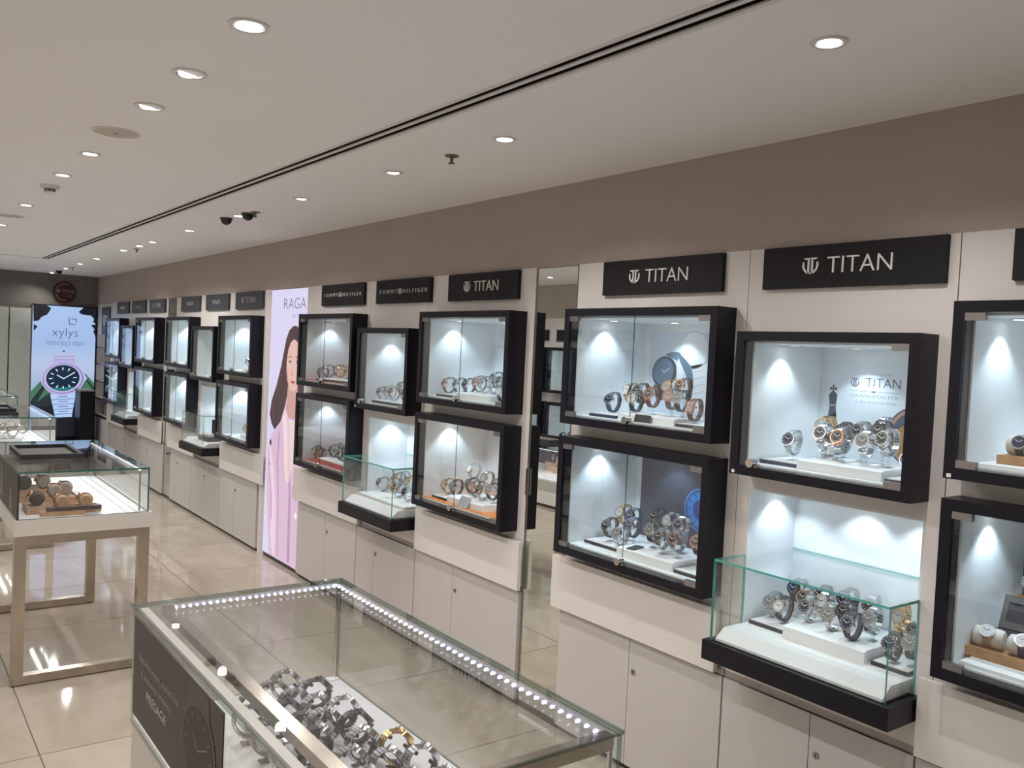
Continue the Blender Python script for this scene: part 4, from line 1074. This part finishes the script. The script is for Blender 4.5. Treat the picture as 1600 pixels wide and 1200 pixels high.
black_tray('lower black tray on the middle showcase', .56, .90, 7.30, 7.70, .968)
black_tray('upper black tray stacked on the middle showcase', .57, .89, 7.35, 7.75, .992)
# cushions and wooden trays in the nearest showcase
zd = .755
def wtray(label, x0, x1, y0, y1, z1, m=None):
    t = thing('wooden_tray', label, 'display tray', ((x0+x1)/2, (y0+y1)/2, zd), 0, 'wooden cushion trays'); hx, hy = (x1-x0)/2, (y1-y0)/2
    MB().box(-hx, hx, -hy, hy, 0, z1-zd-.004).build('block', m or WOODT, t); h1 = z1-zd; MB().box(-hx, -hx+.005, -hy, hy, h1-.004, h1+.002).box(hx-.005, hx, -hy, hy, h1-.004, h1+.002).box(-hx+.005, hx-.005, -hy, -hy+.005, h1-.004, h1+.002).box(-hx+.005, hx-.005, hy-.005, hy, h1-.004, h1+.002).build('rim', WOODT, t)
wtray('tan wooden tray under the dark brown cushion', .595, .690, 4.47, 4.63, .790)
wtray('tan wooden tray under two light tan cushions', .700, .905, 4.445, 4.560, .776)
wtray('tan wooden tray under two greige cushions', .695, .835, 4.615, 4.79, .802)
wtray('tan wooden tray at the back of the nearest showcase', .585, .775, 4.80, 4.96, .815)
t = thing('front_block', 'long purple-brown fronted bar before the tan cushions', 'display block', (.77, 4.412, zd))
MB().box(-.13, .055, -.018, .018, 0, .022).build('base', WOODT, t); MB().box(-.105, .125, -.018, .016, .022, .040).build('bar', mat('plum brown bar', (.075, .045, .05), .4), t)
tan_s = mat('dark tan strap', (.16, .09, .05), .5)
for lab, x, y, z, cm, st in (
  ('left light tan cushion watch at the showcase front', .742, 4.505, .776, TAN, tan_s), ('right light tan cushion watch at the showcase front', .845, 4.505, .776, TAN, tan_s),
  ('left greige cushion watch behind the tan ones', .735, 4.675, .802, CGREY, LBRN), ('right greige cushion watch behind the tan ones', .795, 4.735, .802, CGREY, LBLK),
  ('dark brown cushion watch beside the printed side panel', .643, 4.545, .790, CDARK, LBRN), ('beige cushion watch at the showcase back', .718, 4.88, .815, CGREY, LBRN),
  ('black cushion watch at the showcase back left', .632, 4.86, .815, CDARK, LBLK)):
    cushion_watch(lab, (x, y, z), random.uniform(-.12, .12), .030, .085, cm, st, ROS, DBRN, .55, 'cushion watches in the nearest showcase')
zd = .755
riser('stepped white riser in the middle showcase', .60, .93, 7.32, 7.75, zd, .79)
watch_set('in the middle showcase', 'watches in the middle showcase', .79, [(.66+.062*i, 7.36+.03*(i % 2), .85+.03*((i+1) % 2), ['sw', 'sg', 'sw', 'gl', 'sg'][i]) for i in range(5)] +
          [(.70+.075*i, 7.58, .875, ['sw', 'sg', 'sw'][i]) for i in range(3)], full=False, yaw0=0, scale=1.1)
riser('white riser in the farthest showcase', .70, 1.02, 9.62, 9.95, zd, .80)
watch_set('in the farthest showcase', 'watches in the farthest showcase', .80, [(.80+.07*i, 9.70, .87, ['sw', 'sg', 'sw', 'gl'][i]) for i in range(4)], full=False)

# ------------------------------------------------------------------ backlit posters
def em(name, rgb, es=1.0):
    c = hexc(*rgb); return mat(name, (.02, .02, .02), .35, emit=c, es=es, spec=.3)
PK = XR-.004
def portrait():
    t = thing('portrait_lightbox', 'tall backlit poster of a long-haired person in a lavender coat', 'poster', (XR, 0, 0))
    ya, yb, z0, z1 = 6.258, 5.602, .035, 1.984
    BOX('box', WHITE, t, .004, .06, yb, ya, 0.03, z1+.004)
    BOX('plinth', PLINTH, t, .012, .03, yb, ya, 0, .03)
    BOX('backlit_sheet', em('lavender backlight', (222, 216, 246), .95), t, .0, .004, yb, ya, z0, z1)
    def p(nm, m, polys, l):
        mb = MB()
        for q in polys: mb.prism([(max(a, yb+.002), b) for a, b in q], lambda a, d: (-d, a[0], a[1]), .0003*l, .0003*l+.0003)
        mb.build(nm, m, t)
    HA = em('dark brown hair print', (74, 55, 58)); HB = em('hair highlight print', (104, 76, 74)); SK = em('skin print', (226, 184, 176)); SS = em('skin shade print', (206, 156, 150))
    CO = em('lavender coat print', (216, 184, 208)); CD = em('coat fold print', (186, 146, 182)); CL = em('coat light print', (232, 208, 226)); DK = em('dark feature print', (60, 40, 46)); LP = em('lip print', (186, 92, 100))
    fx = 5.80    # face axis
    R = lambda pts: pts + [(2*fx-y, z) for (y, z) in reversed(pts)]
    p('hair_back', HA, [R([(5.83, 1.722), (5.90, 1.690), (5.95, 1.63), (5.985, 1.54), (6.028, 1.43), (6.10, 1.29), (6.185, 1.17), (6.215, 1.07), (6.17, 1.00), (6.10, .955), (6.03, .965), (5.96, 1.05), (5.93, 1.14), (5.90, 1.22)])[:28]], 1)
    p('hair_strand', HB, [[(5.90, 1.67), (5.955, 1.58), (5.985, 1.47), (6.06, 1.30), (6.12, 1.17), (6.105, 1.17), (6.04, 1.30), (5.965, 1.46), (5.94, 1.57)], [(6.15, 1.2), (6.18, 1.10), (6.13, 1.0), (6.12, 1.02), (6.155, 1.1)]], 2)
    p('hair_wave', em('hair mid print', (84, 60, 62)), [[(5.93+.012*k, 1.62-.02*k), (5.955+.012*k, 1.56-.02*k), (6.0+.03*k, 1.36-.03*k), (6.09+.022*k, 1.16-.03*k), (6.085+.022*k, 1.16-.03*k), (5.985+.03*k, 1.36-.03*k), (5.94+.012*k, 1.56-.02*k)] for k in range(4)], 2)
    p('neck', SS, [[(5.885, 1.30), (5.715, 1.30), (5.70, 1.13), (5.76, 1.06), (5.92, 1.08), (5.905, 1.18)]], 2)
    p('face', SK, [R([(5.84, 1.625), (5.885, 1.60), (5.918, 1.55), (5.928, 1.48), (5.925, 1.40), (5.905, 1.335), (5.868, 1.285), (5.83, 1.262)])], 3)
    p('forehead_hair', HA, [R([(5.80, 1.66), (5.86, 1.645), (5.93, 1.60), (5.945, 1.50), (5.935, 1.40), (5.925, 1.47), (5.905, 1.55), (5.865, 1.605), (5.81, 1.628)])], 4)
    p('cheek_shade', SS, [[(5.925, 1.42), (5.905, 1.335), (5.868, 1.285), (5.85, 1.285), (5.885, 1.34), (5.905, 1.42)]], 4)
    for s in (1, -1):
        e = lambda y: fx+s*y
        p('eyebrow', DK, [[(e(.03), 1.498), (e(.065), 1.510), (e(.105), 1.494), (e(.066), 1.502)]], 4)
        p('eye', DK, [[(e(.032), 1.466), (e(.062), 1.480), (e(.098), 1.468), (e(.064), 1.458)]], 4)
        p('eye_white', em('eye white print', (236, 226, 226)), [[(e(.038), 1.466), (e(.052), 1.473), (e(.052), 1.462)], [(e(.092), 1.467), (e(.078), 1.474), (e(.076), 1.462)]], 5)
    p('nose', SS, [[(5.815, 1.45), (5.835, 1.385), (5.825, 1.372), (5.80, 1.366), (5.775, 1.372), (5.79, 1.378), (5.815, 1.386)]], 4)
    p('lips', LP, [[(5.845, 1.329), (5.815, 1.338), (5.80, 1.334), (5.785, 1.338), (5.755, 1.329), (5.785, 1.314), (5.815, 1.314)]], 4)
    p('coat', CO, [[(5.925, 1.15), (6.0, 1.03), (6.12, .955), (6.20, .87), (6.222, .76), (6.225, .60), (6.20, .40), (6.16, .20), (6.13, .04), (5.605, .04), (5.605, 1.04), (5.66, 1.12), (5.70, 1.16), (5.76, 1.05), (5.82, 1.05)]], 2)
    p('inner_blouse', em('blush blouse print', (232, 208, 206)), [[(5.92, 1.12), (5.965, 1.05), (5.93, .90), (5.90, .72), (5.86, .60), (5.80, .62), (5.72, .80), (5.66, 1.08), (5.70, 1.14), (5.76, 1.05), (5.84, 1.05)]], 3)
    p('coat_light', CL, [[(6.19, .88), (6.215, .74), (6.15, .62), (6.10, .42), (6.12, .20), (6.06, .05), (6.02, .05), (6.03, .4), (6.09, .66)], [(5.93, 1.13), (5.96, 1.05), (5.90, .85), (5.87, .60), (5.86, .85), (5.88, 1.0)]], 3)
    p('coat_fold', CD, [[(5.875, 1.10), (5.84, .80), (5.80, .55), (5.79, .05), (5.74, .05), (5.76, .5), (5.80, .78), (5.845, 1.05)], [(6.02, .96), (6.04, .74), (6.0, .5), (5.97, .05), (5.955, .05), (5.98, .5), (6.015, .74), (6.0, .95)], [(5.70, 1.1), (5.66, .9), (5.63, .7), (5.612, .7), (5.64, .9), (5.68, 1.1)]], 3)
    p('sleeve_edge', CD, [[(6.205, .83), (6.17, .66), (6.12, .5), (6.10, .30), (6.115, .30), (6.135, .5), (6.185, .66), (6.215, .80)]], 4)
    p('button', DK, [ell(6.175, .86, .018, .022, 14), ell(6.17, .70, .007, .009, 10)], 4)
    p('pearl_button', em('pale button print', (246, 238, 246)), [ell(5.665, .40, .022, .02, 14), ell(5.72, .62, .012, .012, 12)], 4)
    p('hand', SS, [[(5.74, .60), (5.64, .62), (5.60, .56), (5.66, .50), (5.73, .53)]], 4)
    fn = lambda q, d: (-d, -q[0], q[1])
    mb = MB(); text(mb, 'RAGA', fn, -6.015, -5.625, 1.843, 1.918, .0003, .0006, -.018); mb.build('lettering', em('brown lettering print', (96, 78, 104)), t)
    mb = MB(); text(mb, 'by TITAN', fn, -5.855, -5.60, 1.775, 1.806, .0003, .0006, -.01); mb.build('small_lettering', em('brown lettering small', (120, 104, 130)), t)
portrait()

def far_poster():
    t = thing('watch_lightbox', 'large backlit poster of a green-dial steel watch on the end wall', 'poster', (0, Y1R-.003, 0))
    X0, X1, Z0, Z1 = 1.645, 2.375, .26, 1.93
    BOX('box', BLACK, t, X0-.012, X1+.012, -.05, 0, Z0-.03, Z1+.012)
    sk = em('sky backlight', (168, 200, 244), .9); nt = sk.node_tree
    tc = nt.nodes.new('ShaderNodeTexCoord'); sx = nt.nodes.new('ShaderNodeSeparateXYZ'); rp = nt.nodes.new('ShaderNodeValToRGB')
    nt.links.new(tc.outputs['Generated'], sx.inputs[0]); nt.links.new(sx.outputs['Z'], rp.inputs['Fac']); nt.links.new(rp.outputs['Color'], nt.nodes['Principled BSDF'].inputs['Emission Color'])
    rp.color_ramp.elements[0].position = .3; rp.color_ramp.elements[0].color = (*hexc(150, 178, 214), 1)
    rp.color_ramp.elements[1].position = 1.0; rp.color_ramp.elements[1].color = (*hexc(176, 206, 246), 1)
    e_ = rp.color_ramp.elements.new(.72); e_.color = (*hexc(170, 196, 242), 1); e_ = rp.color_ramp.elements.new(.55); e_.color = (*hexc(190, 208, 238), 1)
    BOX('backlit_sheet', sk, t, X0, X1, -.054, -.05, Z0, Z1)
    def M(x, y): return (1.656+(x-240+.048*(y-255))*.001607, 1.936-(y-255)*.001756+(x-240)*.00011)
    def p(nm, m, polys, l):
        mb = MB()
        for q in polys:
            q = [(min(max(a, X0), X1), min(max(b, Z0), Z1)) for a, b in q]
            mb.prism(q, lambda a, d: (a[0], -.054-d, a[1]), .0004*l, .0004*l+.0004)
        mb.build(nm, m, t)
    m = lambda pts: [M(*q) for q in pts]
    NV = em('night print', (20, 22, 36)); GR = em('green hill print', (70, 116, 92)); GD = em('dark hill print', (28, 46, 48)); ST = em('steel print', (190, 184, 226)); SD = em('steel shade print', (116, 120, 176)); SB = em('steel light print', (176, 206, 244)); TD = em('teal dial print', (12, 40, 62)); TT = em('teal glow print', (24, 120, 120)); WH = em('white index print', (226, 236, 250)); IK = em('ink print', (44, 54, 92)); PL = em('pale sky print', (196, 216, 250))
    [p('rock_silhouette', NV, [q_], 2) for q_ in [m([(235, 250), (330, 258), (360, 285), (330, 330), (292, 345), (270, 372), (235, 378)]), m([(235, 398), (262, 414), (235, 445)]), m([(700, 285), (592, 280), (555, 312), (580, 330), (648, 340), (668, 365), (660, 385), (700, 405)]), m([(700, 405), (645, 410), (670, 440), (660, 455), (700, 500)])]]
    p('hill', GR, [m([(200, 1000), (200, 880), (300, 780), (420, 700), (420, 1000)]), m([(680, 900), (680, 840), (600, 770), (520, 740), (540, 900)])], 2)
    p('hill_shade', GD, [m([(200, 1000), (200, 950), (330, 790), (345, 800), (230, 980)]), m([(680, 900), (560, 760), (570, 750), (690, 880)]), m([(200, 1250), (200, 985), (330, 900), (560, 900), (690, 880), (690, 1250)])], 3)
    p('foreground', NV, [m([(200, 1250), (200, 990), (330, 990), (520, 940), (690, 960), (690, 1250)])], 4)
    p('upper_bracelet', ST, [m([(375, 615), (515, 618), (530, 690), (355, 688)])], 5)
    p('bracelet_line', SD, [m([(372, 634+q), (520, 637+q), (521, 641+q), (371, 638+q)]) for q in (0, 22, 40)], 6)
    p('lower_bracelet', SB, [m([(338, 905), (525, 905), (490, 1082), (372, 1078)])], 5)
    p('bracelet_gap', SD, [m([(345+i*6, 945+36*i), (518-i*8, 945+36*i), (517-i*8, 950+36*i), (346+i*6, 950+36*i)]) for i in range(4)] + [m([(395, 925+36*i), (465, 925+36*i), (465, 932+36*i), (395, 932+36*i)]) for i in range(4)], 6)
    p('watch_case', ST, [[M(435+163*math.cos(a)*(1-.06*abs(math.sin(2*a))), 795+128*math.sin(a)*(1-.0*abs(math.sin(2*a)))) for a in [k*PI/20 for k in range(40)]]], 6)
    p('case_shade', SD, [[M(435+146*math.cos(a), 797+110*math.sin(a)) for a in [k*PI/20 for k in range(40)]]], 7)
    p('bezel', ST, [[M(433+138*math.cos(a), 796+104*math.sin(a)) for a in [k*PI/20 for k in range(40)]]], 8)
    p('dial', TD, [[M(433+120*math.cos(a), 793+95*math.sin(a)) for a in [k*PI/20 for k in range(40)]]], 9)
    p('dial_glow', TT, [[M(433+95*math.cos(a), 840+45*math.sin(a)) for a in [PI*.15+k*PI*.7/16 for k in range(17)]]], 10)
    p('crown', ST, [m([(590, 785), (605, 790), (605, 815), (588, 815)])], 6)
    idx = []
    for k in range(12):
        a = k*PI/6; c, s = math.cos(a), math.sin(a); w = .045
        idx.append([M(433+100*math.cos(a-w), 793+78*math.sin(a-w)), M(433+100*math.cos(a+w), 793+78*math.sin(a+w)), M(433+74*math.cos(a+w), 793+58*math.sin(a+w)), M(433+74*math.cos(a-w), 793+58*math.sin(a-w))])
    p('index', WH, idx, 11)
    p('hands', WH, [m([(433, 796), (508, 757), (512, 762), (436, 802)]), m([(433, 800), (388, 770), (392, 765), (437, 793)])], 12)
    fn = lambda q, d: (q[0], -.054-d, q[1])
    a, b = M(362, 498), M(548, 440)
    mb = MB(); text(mb, 'xylys', fn, a[0], b[0], a[1]-.01, b[1]+.012, .0012, .0016, -.02); mb.build('lettering', IK, t)
    a, b = M(318, 548), M(588, 534)
    mb = MB(); text(mb, 'HUMAN BUILD URBAN', fn, a[0], b[0], a[1], b[1]+.004, .0012, .0016, 0); mb.build('small_lettering', em('grey ink print', (110, 130, 180)), t)
    p('logo_mark', IK, [m([(483, 350), (488, 350), (488, 402), (483, 402)]), m([(483, 397), (530, 400), (530, 404), (483, 402)]), m([(500, 360), (540, 362), (540, 367), (500, 365)]), m([(535, 362), (540, 362), (540, 390), (535, 390)])], 4)
    p('pointer', IK, [m([(428, 606), (442, 588), (456, 606), (442, 600)])], 4)
    BOX('kick_board', BLACK, t, X0-.012, X1+.012, -.05, 0, 0.06, .225)
far_poster()
t = thing('round_sign', 'round maroon wall sign above the backlit watch poster', 'sign', (2.005, Y1R, 2.113))
MB().cyl((0, -.02, 0), (0, 0, 0), .137, n=40).build('disc', mat('maroon sign', (.045, .010, .009), .4), t)
fn = lambda q, d: (q[0], -.02-d, q[1]); LM = mat('dull rose lettering', (.46, .34, .32), .5)
mb = MB(); text(mb, 'TITAN', fn, -.035, .115, -.008, .034, 0, .003); mb.build('lettering', LM, t)
mb = MB(); text(mb, 'CARE', fn, .0, .09, -.062, -.028, 0, .003); mb.build('lettering', mat('dim rose lettering', (.26, .15, .14), .5), t)
mb = MB(); emblem(mb, fn, -.105, -.055, -.006, .036, 0, .003); mb.build('emblem', LM, t)
mb = MB(); ringstrip(mb, fn, .0, 0, .106, .106, .006, 0, .003, PI*.35, PI*.86, 16); mb.build('arc', LM, t)
mb = MB(); ringstrip(mb, fn, .0, 0, .106, .106, .006, 0, .003, PI*1.08, PI*1.55, 16); mb.build('arc', LM, t)
# frosted partition on the end wall
t = thing('frosted_partition', 'frosted grey-green glass partition left of the backlit poster', 'partition', (0, Y1R, 0))
FR = mat('frosted glass panel', (.55, .60, .56), .28, noise=.03, nscale=3)
for (a, b_) in ((-.9, -.34), (-.33, .23), (.24, .80), (.81, 1.383), (1.397, 1.628)):
    p_ = BOX('panel', FR, t, a, b_, -.06, -.045, .01, 1.885)
    mb = MB(); cx = b_-.115 if b_ > 1.5 else (a+b_)/2
    for i in range(7):
        for j in range(8): mb.box(cx-.072+.024*i, cx-.066+.024*i, -.0612, -.06, 1.50+.024*j, 1.506+.024*j)
    mb.build('dot_grid', mat('dark dots', (.16, .18, .17), .5), p_, kind='stuff')
BOX('post', DSTEEL, t, 1.630, 1.640, -.065, -.04, 0, 1.93)
BOX('top_rail', DSTEEL, t, -.9, 1.628, -.062, -.04, 1.886, 1.90)
# dark cabinet in the corner
t = thing('dark_cabinet', 'black counter cabinet in the far corner by the poster', 'cabinet', (2.22, 12.06, 0))
MB().box(-.075, .075, -.12, .22, .08, .87).build('body', BLACK, t); MB().box(-.085, .085, -.13, .225, .87, .89).build('top', mat('grey cabinet top', (.35, .35, .36), .4), t)
for (a, b_) in ((-.07, -.115), (.055, -.115), (-.07, .195), (.055, .195)): BOX('leg', BLACK, t, a, a+.015, b_, b_+.015, 0, .08)
# open shelves at the end of the display wall
t = thing('open_shelf', 'narrow white open shelf unit beyond the farthest cabinets', 'shelf', (XR, 11.95, 0))
BOX('back_panel', mat('lit shelf back', (.72, .72, .72), .5), t, .20, .215, -.42, .44, .52, 1.99)
BOX('side_panel', WHITE, t, 0, .20, -.42, -.40, .52, 1.99); BOX('side_panel', WHITE, t, 0, .20, .42, .44, .52, 1.99)
BOX('base', WHITE, t, 0, .20, -.42, .44, .03, .52); BOX('plinth', PLINTH, t, .01, .2, -.42, .44, 0, .03); BOX('header', WHITE, t, 0, .02, -.40, .42, 1.60, 1.985)
for zz in (1.58, 1.05):
    spot('shelf_spot', t, (.10, 0, zz), 2.5, PUCK_COL, 150, .5, .02)
for k in range(5):
    s = BOX('shelf', WHITE, t, .006, .20, -.40, .42, .54+.22*k, .555+.22*k); BOX('edge_strip', PLINTH, s, 0, .006, -.40, .42, .538+.22*k, .557+.22*k)
for lab, y, z, s in (('small black display box on the lowest open shelf', 11.75, .555, (.05, .06, .09)), ('grey display block on the lowest open shelf', 11.98, .555, (.05, .05, .13))):
    t = thing('display_box', lab, 'display box', (XR+.09, y, z))
    MB().box(-s[0], s[0], -s[1], s[1], 0, s[2]).build('body', MATBLK if 'black' in lab else mat('grey block', (.3, .3, .3), .5), t); MB().box(-s[0]*.9, s[0]*.9, -s[1]*.9, s[1]*.9, s[2], s[2]+.006).build('top', MATTOP, t)

# ------------------------------------------------------------------ left wall, seen in the mirror
LWT = thing('trim_3', 'white wall panels of the left display wall', None, kind='structure')
lb = [(5.62, 6.28, 'nearer'), (6.36, 7.02, 'middle'), (7.10, 7.76, 'farther')]
LU, LL = (1.215, 1.685), (.65, 1.118)
holes = []
for a, b_, nm in lb: holes += [(a, b_, *LU), (a, b_, *LL)]
holed(Y0R, Y1R, .03, 1.99, holes, XL-.015, XL).build('panel', WHITE, LWT)
MB().box(XL-.4, XL, Y0R, Y1R, 1.99, ZC).build('fascia', LEFTW, LWT)
MB().box(XL-.02, XL-.005, Y0R, Y1R, 0, .03).build('plinth', PLINTH, LWT)
for a, b_, nm in lb:
    c = (a+b_)/2
    for z, lv in ((LU, 'upper'), (LL, 'lower')):
        wall_cabinet('black glass cabinet reflected in the tall mirror, %s %s one' % (nm, lv), c, b_-a, z, XL, PI, 2, 2, False, watts=1.2)
        f = z[0]+.0362
        riser('white riser reflected in the tall mirror, %s %s cabinet' % (nm, lv), XL-.20, XL+.02, c-.24, c+.24, f, f+.03, bevel=.006)
        watch_set('in the mirrored %s %s cabinet' % (nm, lv), 'watches reflected in the mirror', f+.03, [(XL-.04-.03*(k % 2), c-.2+.1*k, f+.09+.02*(k % 2), ['lb', 'sw', 'sb', 'sg', 'lb'][k]) for k in range(5)], full=False, yaw0=PI, ykey=lambda p: -p[1])
    t = thing('brand_sign', 'black brand sign reflected in the tall mirror, %s one' % nm, 'sign', (XL, c-.02, 1.755), PI)
    MB().box(-.018, 0, -.3, .3, 0, .115).build('panel', SIGNB, t)
    fn = onlocal(-.018); mb = MB(); text(mb, 'TITAN', fn, -.06, .15, .035, .08, 0, .004); mb.build('lettering', LETTER, t)
    mb = MB(); emblem(mb, fn, -.15, -.095, .034, .08, 0, .004); mb.build('emblem', LETTER, t)
